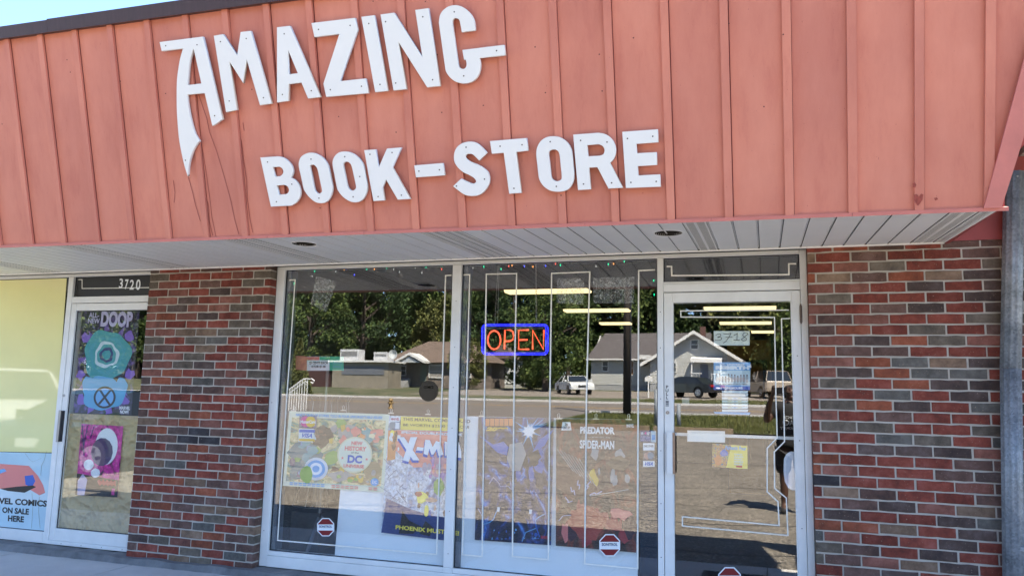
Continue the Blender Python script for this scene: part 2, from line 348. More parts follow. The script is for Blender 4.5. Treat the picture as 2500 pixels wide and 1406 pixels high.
XLP, XLR = -5.270, -4.050
brick_wall('brick_pier', 'left brick pier between the papered glass door and the wide shop window', LR, XLP, XLR, -5.1722, True)
XRL, XRR = 0.056, 1.30
brick_wall('brick_wall', 'right brick wall between the shop door frame and the galvanised downpipe', RR, XRL, XRR, 0.0, True)

# ================================================================ CANOPY
can = thing('canopy_fascia', 'leaning salmon painted board-and-batten fascia above the storefront', 'fascia')
BX0 = 0.546-0.3035*26
def sbot(x): return 0.003-0.0083*(x+2.0)
def stop(x): return 1.475-0.0150*(x+5.29) if x < -1 else 1.475-0.0150*(4.29)-0.008*(x+1)
def xend(s, l=False): return (0.806 if l else 0.878)+(0.235 if l else 0.272)*s
def fboard(b, x0, x1, o0, o1, s0=None, s1=None, e0=None):
    P = []
    for o in (o0, o1):
        for (x, s) in ((x0, s0), (x1, s0), (x1, s1), (x0, s1)):
            P.append(o)
    sa0 = sbot(x0) if s0 is None else s0; sa1 = sbot(x1) if s0 is None else s0
    sb0 = stop(x0) if s1 is None else s1; sb1 = stop(x1) if s1 is None else s1
    b.hexa([F3(x0, sa0, o0), F3(x1, sa1, o0), F3(x1, sb1, o0), F3(x0, sb0, o0), F3(x0, sa0, o1), F3(x1, sa1, o1), F3(x1, sb1, o1), F3(x0, sb0, o1)])
random.seed(11)
for i in range(27):
    xr = BX0+0.3035*(i+1); xl = xr-0.3035
    b = MB(); o = random.uniform(-.0015, .0015)
    fboard(b, xl+.0030, xr-0.02, -0.006+o, o); b.obj('panel', PAINT, can)
    b = MB(); wv = random.uniform(-.002, .002)
    fboard(b, xr-0.043, xr+wv, 0.002, 0.020+random.uniform(-.002, .002)); b.obj('batten', PAINT, can)
b = MB(); fboard(b, BX0-.02, 0.90, -.021, -.009); b.obj('backing_board', PAINTD, can)
b = MB()        # last boards, cut along the sloping end
xl = BX0+0.3035*27-0.02
b.hexa([F3(xl+.002, sbot(xl), -.02), F3(0.86, sbot(.9), -.02), F3(xend(1.36), 1.36, -.02), F3(xl+.002, 1.37, -.02), F3(xl+.002, sbot(xl), 0), F3(0.86, sbot(.9), 0), F3(xend(1.36), 1.36, 0), F3(xl+.002, 1.37, 0)])
b.obj('panel', PAINT, can)
b = MB(); xr = BX0+0.3035*28
b.hexa([F3(1.062, 1.0, .002), F3(1.105, 1.0, .002), F3(1.105, stop(1), .002), F3(1.062, stop(1), .002), F3(1.062, 1.0, .02), F3(1.105, 1.0, .02), F3(1.105, stop(1), .02), F3(1.062, stop(1), .02)])
b.obj('batten', PAINT, can)
b = MB()        # slanting end board
s0, s1 = sbot(.85), 1.37
b.hexa([F3(xend(s0, 1), s0, .021), F3(xend(s0), s0, .021), F3(xend(s1), s1, .021), F3(xend(s1, 1), s1, .021), F3(xend(s0, 1), s0, .036), F3(xend(s0)+.004, s0, .036), F3(xend(s1)+.004, s1, .036), F3(xend(s1, 1), s1, .036)])
b.obj('end_board', PAINT2, can)
b = MB()        # bottom lip
for i in range(12):
    x0 = -7.4+i*0.6925; x1 = x0+0.6925-.0015
    b.hexa([F3(x0, sbot(x0)-.016, -.03), F3(x1, sbot(x1)-.016, -.03), F3(x1, sbot(x1)-.016, .026), F3(x0, sbot(x0)-.016, .026),
            F3(x0, sbot(x0)+.003, -.03), F3(x1, sbot(x1)+.003, -.03), F3(x1, sbot(x1)+.003, .026), F3(x0, sbot(x0)+.003, .026)])
b.obj('bottom_trim', PAINT2, can)
for i in range(3):        # brown top flashing in lengths
    x0 = (-8.2, -4.83, -1.75)[i]; x1 = (-4.832, -1.752, 1.30)[i]; up = 0.078+.006*(i % 2)
    b = MB(); st0, st1 = stop(x0), stop(x1)
    b.hexa([F3(x0, st0-.004, -.06), F3(x1, st1-.004, -.06), F3(x1, st1-.004, .045), F3(x0, st0-.004, .045), F3(x0, st0+up, -.06), F3(x1, st1+up, -.06), F3(x1, st1+up, .045), F3(x0, st0+up, .045)])
    b.obj('flashing', BROWN, can)
b = MB()        # body of the canopy and the roof behind
def sec(x, xt):
    lo = F3(x, sbot(x)+.02, -.03); hi = F3(xt, stop(xt), -.03)
    return [lo, (x, 0.2, 2.52), (x, 0.2, 2.80), (x, 9.0, 2.80), (xt, 9.0, hi.z), hi]
A_ = sec(-7.6, -7.6); B_ = sec(0.872, 1.22); n = len(A_)
b.add(A_+B_, [tuple(range(n)), tuple(range(2*n-1, n-1, -1))]+[(i, (i+1) % n, (i+1) % n+n, i+n) for i in range(n)])
b.obj('roof_body', mat('tar_roof', (0.06, 0.055, 0.055), 0.9), can)
b = MB(); b.hexa([(0.864, -1.168, 2.352), (0.888, -1.168, 2.352), (0.888, -.002, 2.40), (0.864, -.002, 2.40), (0.864, -1.168, 2.50), (0.888, -1.168, 2.50), (0.888, -.002, 2.6), (0.864, -.002, 2.6)])
b.obj('end_return', PAINTD, can)
b = MB(); b.box((0.80, 0.0, 2.4165), (1.36, .06, 3.2)); b.obj('wall_board', PAINTD, can)
# ---------------- rust / drip runs on the boards
DRIP = mat('drip_stain', (0.28, 0.06, 0.045), 0.7)
def drips(pts, wd):
    b = MB(); q = [onF(*p, out=0.0) for p in pts]
    for (x0, s0), (x1, s1) in zip(q[:-1], q[1:]):
        b.quad(F3(x0-wd, s0, .0035), F3(x0+wd, s0, .0035), F3(x1+wd, s1, .0035), F3(x1-wd, s1, .0035))
    return b.obj('drip_stain', DRIP, can)
for d in ([(472,232),(476,262),(484,290),(482,318),(493,370),(497,420),(498,470),(510,500),(512,540),(520,575)],
          [(478,230),(484,300),(492,345),(500,395),(507,440),(515,500),(518,530),(528,577)],
          [(486,232),(506,290),(512,322),(530,370),(545,420),(562,480),(575,540),(584,572)],
          [(575,270),(580,310),(590,345),(597,400),(603,440),(604,480),(612,540),(618,568)],
          [(460,430),(470,465),(478,500),(490,540)], [(594,300),(597,320)], [(424,440),(428,470),(426,495)]): drips(d, 0.0022)

for pts in ([(2228,448),(2233,446),(2237,452),(2234,459),(2229,457)], [(2231,476),(2238,474),(2243,480),(2249,473),(2254,475),(2252,488),(2247,495),(2241,503),(2236,497),(2232,489)], [(2280,484),(2287,482),(2290,487),(2283,490)]):
    b = MB(); q = [onF(*p, out=.02) for p in pts]; b.prism([F3(x, t, .0225) for x, t in q], FN*.0004); b.obj('rust_patch', mat('rust_patch', (.30, .06, .04), .8, var=.5, vscale=60), can)
HOLE = mat('nail_hole', (.06, .02, .02), .9)
for px, py in ((1309,117),(1334,228),(1465,135),(1472,224),(1548,95),(1912,87),(915,6),(1042,7),(1082,276),(971,324),(831,286),(300,200),(170,148),(12,304),(178,178),(1071,136),(1183,259),(786,508),(1372,477),(620,220),(410,230),(1865,262),(1780,60)):
    x, t = onF(px, py, out=.0); b = MB(); b.prism([F3(x+.004*math.cos(a*math.pi/3), t+.004*math.sin(a*math.pi/3), .0215) for a in range(6)], FN*.0006); b.obj('nail_head', HOLE, can)
# ---------------- sign lettering traced on the leaning face
OUTL = 0.046
def tr(o, s, pts): return [(o[0]+x/s, o[1]+y/s) for x, y in pts]
def smooth(pts, closed=False, k=4):          # Catmull-Rom through points
    P = pts[:]; out = []; n = len(P)
    rng = range(n) if closed else range(n-1)
    for i in rng:
        g = (lambda j: P[j % n]) if closed else (lambda j: P[max(0, min(n-1, j))])
        p0, p1, p2, p3 = g(i-1), g(i), g(i+1), g(i+2)
        for t in range(k):
            t /= k
            out.append(tuple(0.5*((2*p1[a])+(-p0[a]+p2[a])*t+(2*p0[a]-5*p1[a]+4*p2[a]-p3[a])*t*t+(-p0[a]+3*p1[a]-3*p2[a]+p3[a])*t**3) for a in (0, 1)))
    if not closed: out.append(P[-1])
    return out
def S(*pts): return smooth(list(pts))
def SCL(*pts): return smooth(list(pts), True)
def plate(name, outlines, thick, out, material, parent, bevel=0.0012):
    cu = bpy.data.curves.new(name, 'CURVE'); cu.dimensions = '2D'; cu.fill_mode = 'BOTH'; cu.extrude = thick/2; cu.bevel_depth = bevel; cu.bevel_resolution = 0
    for pl in outlines:
        sp = cu.splines.new('POLY'); sp.points.add(len(pl)-1)
        for p, (x, s) in zip(sp.points, pl): p.co = (x, s, 0, 1)
        sp.use_cyclic_u = True
    tmp = bpy.data.objects.new('tmp', cu); COL.objects.link(tmp)
    me = bpy.data.meshes.new_from_object(tmp.evaluated_get(bpy.context.evaluated_depsgraph_get())); bpy.data.objects.remove(tmp); bpy.data.curves.remove(cu)
    me.name = name
    me.materials.clear(); me.materials.append(material)
    for v in me.vertices: v.co = F3(v.co.x, v.co.y, out-thick/2+v.co.z)
    return link(name, me, parent)
za, zb, zc, zd = ((380,0), 3.196), ((860,0), 5.8575), ((620,330), 5.0), ((1080,300), 4.4643)
LET = [
 ('A', za, [[(32,332),(368,290),(521,932)]+S((521,932),(492,950),(470,968),(443,982))+[(383,727),(246,740)]+S((246,740),(250,800),(262,880),(280,960),(305,1040),(340,1100))+S((340,1100),(310,1140),(285,1190),(268,1240),(257,1290),(250,1372))+S((250,1372),(225,1290),(200,1180),(183,1080),(172,960),(166,850),(165,720),(168,620),(178,540),(192,460),(215,380))+[(48,400)],
            [(296,375),(358,655)]+S((248,668),(253,600),(260,520),(272,450),(296,375))], [(80,360),(324,352),(461,905),(234,1252)]),
 ('M', za, [[(455,283),(526,271),(637,437),(664,254),(741,245),(904,808),(815,822),(710,460),(683,648),(573,475),(634,858),(550,876)]], [(507,328),(708,304),(575,790),(842,765)]),
 ('A', za, [[(948,217),(1048,206),(1285,757),(1190,769),(1138,645),(1038,657),(1036,787),(948,800)], [(1031,383),(1111,575),(1038,584)]], [(1004,267),(990,740),(1215,710)]),
 ('Z', za, [[(1217,184),(1555,144),(1575,232),(1437,637),(1638,616),(1660,727),(1332,757),(1310,655),(1435,266),(1240,291)]], [(1272,233),(1518,202),(1364,702),(1607,676)]),
 ('I', zb, [[(132,248),(315,226),(508,1300),(330,1320)]], [(238,343),(398,1212)]),
 ('N', zb, [[(407,215),(598,190),(1007,832),(903,150),(1088,126),(1256,1230),(1072,1250),(655,590),(773,1275),(592,1296)]], [(478,316),(1010,246),(623,1192),(1150,1145)]),
 ('G', zb, [[(1568,463)]+S((1757,437),(1745,320),(1715,240),(1660,170),(1580,110),(1480,82),(1380,100),(1300,155),(1255,230),(1240,330))+S((1335,1000),(1350,1040),(1400,1110),(1480,1170),(1590,1196),(1700,1175),(1780,1110),(1820,1020),(1832,920),(1815,832))+[(2187,792),(2170,649),(1578,722),(1600,855)]+S((1625,855),(1635,900),(1635,950),(1610,985),(1575,992),(1530,970),(1512,920))+S((1430,340),(1432,300),(1455,268),(1490,262),(1530,285),(1545,330))], [(1460,175),(1595,1090),(2065,730)]),
]
LET2 = [
 ('B', zc, [[(80,277)]+S((290,263),(350,275),(410,315),(455,370),(475,430),(465,490),(445,523))+S((445,523),(500,550),(545,610),(566,690),(555,760),(510,825),(450,860))+[(208,872)],
            [(226,390)]+S((310,385),(345,405),(360,445),(350,480),(320,505))+[(256,508)], [(275,615)]+S((370,607),(410,625),(430,670),(415,710),(385,724))+[(303,730)]], [(168,330),(464,600),(276,814)]),
 ('O', zc, [SCL((550,385),(553,320),(580,265),(640,228),(705,218),(770,235),(840,280),(890,350),(912,410),(936,530),(957,640),(945,720),(910,790),(860,825),(800,830),(740,810),(670,750),(620,680),(605,640),(577,510)), SCL((682,390),(690,370),(718,360),(750,375),(778,420),(805,545),(832,670),(825,700),(795,717),(760,700),(735,655),(708,520))], [(698,295),(795,770)]),
 ('O', zc, [SCL((962,370),(968,300),(1000,245),(1050,212),(1125,204),(1190,220),(1260,265),(1315,330),(1338,390),(1360,510),(1380,630),(1368,710),(1330,780),(1280,812),(1220,820),(1150,797),(1080,745),(1030,680),(1015,640),(988,505)), SCL((1088,380),(1095,340),(1130,322),(1170,340),(1195,385),(1222,502),(1247,620),(1240,660),(1205,680),(1165,665),(1138,620),(1113,500))], [(1110,265),(1293,508),(1212,754)]),
 ('K', zc, [[(1348,188),(1485,178),(1523,400),(1625,168),(1795,155),(1687,393),(1905,777),(1757,787),(1613,540),(1567,637),(1593,795),(1460,804)]], [(1417,237),(1687,215),(1517,752),(1801,734)]),
 ('hyphen', zc, [[(1958,373),(2305,345),(2327,490),(1980,516)]], [(2015,441),(2265,425)]),
 ('S', zd, [S((485,325),(430,268),(370,222),(300,208),(220,225),(160,270),(130,340),(132,420),(165,480),(225,535),(300,572),(350,605),(370,640),(350,662),(310,660),(205,612))+S((120,692),(180,740),(250,785),(330,797),(410,780),(475,720),(512,640),(500,550),(455,500),(390,460),(310,428),(262,395),(250,365),(270,340),(310,338),(340,350),(402,410))], [(259,268),(460,615),(154,690)]),
 ('T', zd, [[(521,203),(915,170),(935,302),(803,318),(860,762),(730,772),(670,326),(541,337)]], [(630,257),(869,241),(781,715)]),
 ('O', zd, [SCL((1025,345),(1035,270),(1075,200),(1140,160),(1215,150),(1290,165),(1360,215),(1400,280),(1412,330),(1423,445),(1433,560),(1425,640),(1385,710),(1330,742),(1250,750),(1170,735),(1100,685),(1060,620),(1048,560),(1036,450)), SCL((1158,340),(1170,305),(1215,290),(1255,303),(1278,345),(1291,465),(1303,590),(1290,625),(1248,640),(1205,622),(1185,585),(1171,460))], [(1176,208),(1243,694)]),
 ('R', zd, [[(1428,132)]+S((1705,112),(1780,130),(1850,185),(1887,270),(1885,340),(1860,400),(1825,437))+[(1965,706),(1812,716),(1690,483),(1597,488),(1617,723),(1480,732)], [(1576,243)]+S((1705,233),(1750,255),(1770,300),(1755,345),(1715,362))+[(1587,369)]], [(1507,194),(1795,211),(1539,668),(1845,655)]),
 ('E', zd, [[(1963,102),(2345,75),(2352,211),(2112,229),(2118,335),(2332,324),(2338,458),(2127,471),(2134,577),(2370,565),(2377,695),(2002,710)]], [(2018,173),(2293,149),(2055,651),(2331,640)]),
]
for nm, lab, LL in (('sign_lettering', 'large upper word of white cut-out letters in heroic style reading AMAZING', LET), ('sign_lettering', 'lower line of white cut-out letters reading BOOK-STORE', LET2)):
    root = thing(nm, lab, 'sign', 'white letters on the fascia')
    for (ch, (o, s), outl, scr) in LL:
        pl = [[onF(*p, out=OUTL) for p in tr(o, s, q)] for q in outl]
        L_ = plate('letter', pl, 0.018, OUTL, WHITE, root)
        for q in tr(o, s, scr):
            x, t = onF(*q, out=OUTL); c = [F3(x+.0045*math.cos(a*math.pi/4), t+.0045*math.sin(a*math.pi/4), OUTL+.0002) for a in range(8)]
            MB().prism(c, FN*0.002).obj('screw', SCREW, L_)

# ================================================================ SOFFIT
sf = thing('soffit', 'white vinyl strip soffit under the canopy with pierced vent panels', 'soffit')
PW = 0.1305
def SZ(x, y):
    zb_ = (FO+FU*(sbot(x)-.01)).z; return 2.4105+(y/(-1.15))*(zb_-2.4105)
HOLES = [(-3.168, -0.895), (-0.75, -0.805)]; HR = 0.082
def sheet(b, x0, x1, y0, y1, th=0.004, lift=0.0):
    b.hexa([(x0, y0, SZ(x0, y0)+lift), (x1, y0, SZ(x1, y0)+lift), (x1, y1, SZ(x1, y1)+lift), (x0, y1, SZ(x0, y1)+lift),
            (x0, y0, SZ(x0, y0)+lift+th), (x1, y0, SZ(x1, y0)+lift+th), (x1, y1, SZ(x1, y1)+lift+th), (x0, y1, SZ(x0, y1)+lift+th)])
Y0, Y1 = -1.150, 0.0
for k in range(-57, 7):
    xa = 0.0167+k*PW; xb = xa+PW
    if xa > 0.80: continue
    xb = min(xb, 0.862)
    b = MB(); g = 0.006
    gaps = [(hy-HR-.01, hy+HR+.01) for hx, hy in HOLES if xa-HR < hx < xb+HR]
    vent = (k+6) % 11 in (0, 1)
    if vent and not gaps:
        for (u0, u1) in ((xa+g, xa+g+.009), (xa+.058, xa+.0725), (xb-g-.009, xb-g)): sheet(b, u0, u1, Y0, Y1)
        nsl = 42; pt = (Y1-Y0)/nsl
        for i in range(nsl):
            for (u0, u1) in ((xa+g+.009, xa+.058), (xa+.0725, xb-g-.009)): sheet(b, u0, u1, Y0+i*pt, Y0+i*pt+pt*.48, .0006)
        sheet(b, xb-g, xb, Y0, Y1, .003, .008)
        nm = 'vent_panel'
    else:
        # plank with a bevelled side groove; cut round the lamp openings
        for (x0, x1, l) in ((xa+g, xb-g, 0), ):
            if not gaps: sheet(b, x0, x1, Y0, Y1)
            else:
                gy = gaps[0]; sheet(b, x0, x1, Y0, gy[0]); sheet(b, x0, x1, gy[1], Y1)
                hx, hy = [h for h in HOLES if xa-HR < h[0] < xb+HR][0]; m_ = 12
                for i in range(m_):
                    u0 = x0+(x1-x0)*i/m_; u1 = x0+(x1-x0)*(i+1)/m_
                    c = HR**2-((u0+u1)/2-hx)**2
                    if c <= 0: sheet(b, u0, u1, gy[0], gy[1]); continue
                    c = math.sqrt(c); sheet(b, u0, u1, gy[0], hy-c); sheet(b, u0, u1, hy+c, gy[1])
        sheet(b, xb-g, xb, Y0, Y1, .003, .008)
        sheet(b, xa, xa+g*.35, Y0, Y1, .003, .006)
        nm = 'plank'
    b.obj(nm, SOFF, sf)
b = MB(); sheet(b, -7.4, 0.86, Y0, Y1-.001, .004, .018); b.obj('backing', SOFFD, sf)  # near-black sheet stands in for the unlit void behind slots and grooves
b = MB()
for x0, x1 in ((-7.4, XLP), (XLP, XLR), (XLR, XRL), (XRL, 0.862)):
    b.hexa([(x0+.001, -.012, 2.399), (x1-.001, -.012, 2.399), (x1-.001, .002, 2.399), (x0+.001, .002, 2.399), (x0+.001, -.012, 2.409), (x1-.001, -.012, 2.409), (x1-.001, .002, 2.409), (x0+.001, .002, 2.409)])
b.hexa([(0.850, Y0, SZ(.85, Y0)-.004), (0.863, Y0, SZ(.85, Y0)-.004), (0.863, 0, 2.404), (0.850, 0, 2.404), (0.850, Y0, SZ(.85, Y0)+.006), (0.863, Y0, SZ(.85, Y0)+.006), (0.863, 0, 2.414), (0.850, 0, 2.414)])
b.obj('edge_channel', SOFF, sf)
for i, (hx, hy) in enumerate(HOLES):
    t = thing('recessed_light', ('unlit recessed ceiling light above the brick pier end of the window', 'unlit recessed ceiling light above the shop door mullion, dusty inside')[i], 'ceiling light', 'recessed lights in the soffit')
    z = SZ(hx, hy); b = MB(); n = 28
    for k in range(n):
        a0, a1 = 2*math.pi*k/n, 2*math.pi*(k+1)/n
        P = lambda a, r_, zz: (hx+r_*math.cos(a), hy+r_*math.sin(a), zz)
        b.quad(P(a0, .086, z-.006), P(a1, .086, z-.006), P(a1, .097, z-.001), P(a0, .097, z-.001)); b.quad(P(a0, .080, z-.003), P(a1, .080, z-.003), P(a1, .086, z-.006), P(a0, .086, z-.006))
    b.obj('ring', SOFF, t, True)
    b = MB(); P3 = [(hx+.081*math.cos(2*math.pi*k/n), hy+.081*math.sin(2*math.pi*k/n)) for k in range(n)]
    b.add([(x, y, z-.003) for x, y in P3]+[(x, y, z+.14) for x, y in P3], [(k, (k+1) % n, (k+1) % n+n, k+n) for k in range(n)]+[tuple(range(n, 2*n))])
    b.obj('housing', mat('black_baffle', (.02, .018, .016), .6), t)
    b = MB(); b.tube([(hx, hy, z+.05), (hx, hy, z+.09), (hx, hy, z+.135)], [.045, .036, .02], 14); b.obj('bulb', mat('dusty_bulb', (.10, .09, .08), .3, var=.3, vscale=60), t, True)

# ================================================================ SHOPFRONT FRAMES AND GLASS
FY0, FY1 = 0.083, 0.165
def bar(parent, name, x0, x1, z0, z1, y0=FY0, y1=FY1, m=None):
    b = MB(); c = 0.003
    b.add([(x0, y0+c, z0), (x1, y0+c, z0), (x1, y0+c, z1), (x0, y0+c, z1), (x0+c, y0, z0+c), (x1-c, y0, z0+c), (x1-c, y0, z1-c), (x0+c, y0, z1-c),
           (x0, y1, z0), (x1, y1, z0), (x1, y1, z1), (x0, y1, z1)],
          [(4,5,6,7), (0,1,5,4), (1,2,6,5), (2,3,7,6), (3,0,4,7), (0,8,9,1), (1,9,10,2), (2,10,11,3), (3,11,8,0), (11,10,9,8)])
    return b.obj(name, m or ALU, parent)
def pane(parent, x0, x1, z0, z1, m=None, y=G, gasket=True, name='glass'):
    b = MB(); b.box((x0, y, z0), (x1, y+.006, z1)); o = b.obj(name, m or GLASS, parent)
    if gasket:
        b = MB(); t = .006
        for (a, c) in (((x0, y-.006, z0), (x0+t, y-.0005, z1)), ((x1-t, y-.006, z0), (x1, y-.0005, z1)), ((x0+t, y-.006, z1-t), (x1-t, y-.0005, z1)), ((x0+t, y-.006, z0), (x1-t, y-.0005, z0+t))): b.box(a, c)
        b.obj('gasket', GASK, parent)
    return o
def rivets(parent, pts, y=FY0):
    for (x, z) in pts:
        b = MB(); b.tube([(x, y-.0015, z), (x, y+.001, z)], .0035, 6); b.obj('rivet', SCREW, parent)
ZH = 2.4085
sw = thing('shop_window', 'two-pane shop window in white aluminium frame with silver tape stripes', 'shop window')
bar(sw, 'jamb', XLR+.002, -3.975, 0.031, ZH); bar(sw, 'mullion', -2.484, -2.412, 0.1521, 2.3795); bar(sw, 'mullion', -0.931, -0.890, 0.031, 2.3795)
bar(sw, 'head_rail', -3.975, 0.0105, 2.381, ZH, FY0+.001)
bar(sw, 'sill_rail', -3.975, -2.485, 0.116, 0.150); bar(sw, 'sill_rail', -2.411, -0.932, 0.116, 0.150)
bar(sw, 'sill_base', -3.975, -0.932, 0.031, 0.1145, FY0-.008); bar(sw, 'mullion_foot', -2.484, -2.412, 0.1149, 0.1515, FY0-.002)
for x_ in (-3.974, -2.411):
    b = MB(); b.box((x_, G+.0075, .1505), (x_+.040, FY1+.05, 2.3805)); b.obj('shade_strip', mat('shade_strip_grey', (.10, .115, .135), .5, var=.2), sw)  # dark strip stands in for the shaded frame side at each pane's left
pane(sw, -3.974, -2.485, 0.150, 2.381); pane(sw, -2.411, -0.932, 0.150, 2.381)
rivets(sw, [(-2.447, z) for z in (.25, .55, .85, 1.15, 1.45, 1.75, 2.1)]+[(-4.02, z) for z in (.3, .6, .9, 1.3)]+[(-.91, z) for z in (.35, .7, 1.05, 1.4, 1.75, 2.0)])
dr = thing('shop_door', 'white aluminium glass shop door with a handwritten street number, beside the right brick wall', 'door')
for nm, a in (('stile', (-0.8865, -0.829, 0.035, 2.134)), ('stile', (-0.045, 0.0095, 0.035, 2.134)), ('top_rail', (-0.8285, -0.0455, 2.064, 2.134)), ('bottom_rail', (-0.8285, -0.0455, 0.035, 0.20))): bar(dr, nm, *a, FY0+.006, FY1)
b = MB()
for (x0, x1, z0, z1, ya, yb) in ((-.8285, -.822, .2, 2.064, FY0+.006, G-.006), (-.052, -.0455, .2, 2.064, FY0+.006, G-.006)): b.box((x0, ya+.004, z0), (x1, yb, z1))
b.obj('glazing_bead', ALU, dr)
pane(dr, -0.8285, -0.0455, 0.2005, 2.0635, gasket=False)
ds = thing('door_frame', 'white aluminium frame and dark transom light around the shop door', 'door frame')
bar(ds, 'jamb', 0.0125, 0.0555, 0.01, ZH); bar(ds, 'transom_rail', -0.889, 0.0115, 2.139, 2.196); bar(ds, 'transom_bead', -0.889, 0.0115, 2.1975, 2.2115, FY0+.008)
pane(ds, -0.889, 0.011, 2.212, 2.380)
b = MB(); b.box((-.89, FY0+.02, 0.0), (.012, FY1, 0.030)); b.obj('threshold', STEEL, ds)
b = MB()
for z0, z1 in ((1.92, 2.03),):
    b.tube([(0.0112, FY0-.006, z0), (0.0112, FY0-.006, z1)], .008, 8)
    b.tube([(0.0112, FY0-.006, z0-.01), (0.0112, FY0-.006, z0)], .005, 8); b.tube([(0.0112, FY0-.006, z1), (0.0112, FY0-.006, z1+.012)], .005, 8)
b.obj('hinge', mat('worn_hinge', (.16, .12, .10), .5, metal=.6, var=.4, vscale=60), dr)
# pull handle
hp = atY(1628, 1054, FY0-.02); hq = atY(1643, 1157, FY0-.02)
h = MB(); h.box((hp.x, FY0-.030, hq.z), (hp.x+.038, FY0-.024, hp.z)); H_ = h.obj('pull_handle', ALU, dr)
h = MB(); h.box((hp.x+.0385, FY0-.030, hq.z+.003), (hp.x+.054, FY0+.003, hp.z-.003)); h.obj('grip', mat('bronze_grip', (.33, .22, .15), .4, metal=.3, var=.2, vscale=30), H_)
h = MB(); h.box((hp.x+.004, FY0-.0235, hq.z+.02), (hp.x+.03, FY0+.005, hq.z+.05)); h.box((hp.x+.004, FY0-.0235, hp.z-.05), (hp.x+.03, FY0+.005, hp.z-.02)); h.obj('post', STEEL, H_)
lp = atY(1630, 1006.6, FY0)
h = MB(); h.tube([(lp.x, FY0-.004, lp.z), (lp.x, FY0+.005, lp.z)], .0125, 20); L1 = h.obj('lock', STEEL, dr)
h = MB(); h.tube([(lp.x, FY0-.0055, lp.z), (lp.x, FY0-.004, lp.z)], .0085, 16); h.obj('keyhole_rim', SCREW, L1)
h = MB(); h.tube([(lp.x, FY0-.007, lp.z), (lp.x, FY0-.0055, lp.z)], .0062, 16); h.obj('cylinder', STEEL, L1)
# push bar behind the glass
pb0 = atY(1651, 1059, .16); pb1 = atY(1938, 1071.5, .16); h = MB(); h.box((pb0.x-.05, .150, pb0.z-.010), (pb1.x+.02, .162, pb0.z+.010)); h.obj('push_bar', mat('bright_bar', (.8, .8, .78), .3), dr)
rivets(dr, [(-.018, pb0.z-.01), (-.018, .6), (-.018, 1.7)])

nb = thing('neighbour_window', 'wide shop window at the far left covered by a yellow blind above a comics sticker', 'shop window')
NBX = 0
bar(nb, 'jamb', -6.262, -6.205, 0.031, 2.378); bar(nb, 'head_rail', -8.0, -5.29, 2.380, ZH, FY0+.001); bar(nb, 'sill_rail', -8.0, -6.263, 0.031, 0.125)
pane(nb, -8.0, -6.263, 0.125, 2.379)
nd = thing('neighbour_door', 'white framed glass door left of the brick pier, papered over below a teal poster', 'door')
for nm, a in (('stile', (-6.2035, -6.148, 0.065, 2.134)), ('stile', (-5.352, -5.298, 0.065, 2.134)), ('top_rail', (-6.1475, -5.3525, 2.070, 2.134)), ('bottom_rail', (-6.1475, -5.3525, 0.065, 0.165))): bar(nd, nm, *a, FY0+.006, FY1)
pane(nd, -6.1475, -5.3525, 0.166, 2.0695)
nf = thing('neighbour_door_frame', 'white frame and black numbered transom above the papered door', 'door frame')
bar(nf, 'transom_rail', -6.204, -5.297, 2.139, 2.196); bar(nf, 'jamb', -5.296, -5.272, 0.031, 2.379)
bar(nf, 'threshold', -6.204, -5.297, 0.031, 0.0635, FY0-.004)
pane(nf, -6.204, -5.297, 2.197, 2.379)
b = MB(); b.box((-6.19, G-.0012, 2.203), (-5.3, G-.0004, 2.373)); b.obj('black_panel', mat('black_panel', (.012, .013, .015), .5), nf)
a0 = atY(150, 1000, FY0-.01); a1 = atY(150, 1078, FY0-.01)
p0 = atY(147, 1001, .05); p1 = atY(144, 1079, .05)
h = MB(); h.box((-6.200, .058, p1.z), (-6.174, .064, p0.z)); H2 = h.obj('pull_handle', STEEL, nd)
h = MB(); h.box((-6.171, .056, p1.z+.004), (-6.160, .088, p0.z-.004)); h.obj('grip', GASK, H2)
l2 = atY(156, 965, FY0); h = MB(); h.tube([(l2.x-.004, FY0, l2.z), (l2.x-.004, FY0+.008, l2.z)], .012, 16); h.obj('lock', STEEL, nd)
rivets(nd, [(-6.05+.22*i, .048) for i in range(4)], FY0-.004)

# ---------------- silver tape lines on the glass
TAPE = mat('silver_tape', (0.82, 0.80, 0.72), 0.4, metal=0.0, var=.12, vscale=40)
def tape(parent, pts, wd=0.0098, y=G-.0022):
    P = [atY(px, py, G) for px, py in pts]; b = MB(); h = wd/2
    for i, (a, c) in enumerate(zip(P[:-1], P[1:])):
        d = Vector((c.x-a.x, c.z-a.z)).normalized(); nx_, nz = -d.y*h, d.x*h; e = h*.9
        yy = y-.0002*(i % 2)
        q = [(a.x-d.x*e+nx_, a.z-d.y*e+nz), (a.x-d.x*e-nx_, a.z-d.y*e-nz), (c.x+d.x*e-nx_, c.z+d.y*e-nz), (c.x+d.x*e+nx_, c.z+d.y*e+nz)]
        b.hexa([(x, yy, z) for x, z in q]+[(x, G-.0003, z) for x, z in q])
    return b.obj('tape_stripe', TAPE, parent)
def zz(o, s, *pts): return [(o[0]+x/s, o[1]+y/s) for x, y in pts]
tape(sw, [(708,684),(721,683),(701,960),(678,1318),(1066,1352),(1079,960),(1088,673),(1101,672)])
tape(sw, [(1133,671.5),(1147,670.5),(1139,960),(1129,1353),(1177,1357),(1183,960),(1187.6,669.5),(1261.5,668),(1255,960),(1251,1357),(1338.6,1364.5),(1342.7,960),(1347,667.5),(1440,664),(1432,960),(1427.5,1375),(1556.8,1386.7),(1558,960),(1559.5,661),(1597,659)])
b_ = (1560,580)
tape(ds, zz(b_, 3.348, (232,237),(266,237),(269,312),(1225,303),(1225,215),(1278,214)))
c_ = (1560,980)
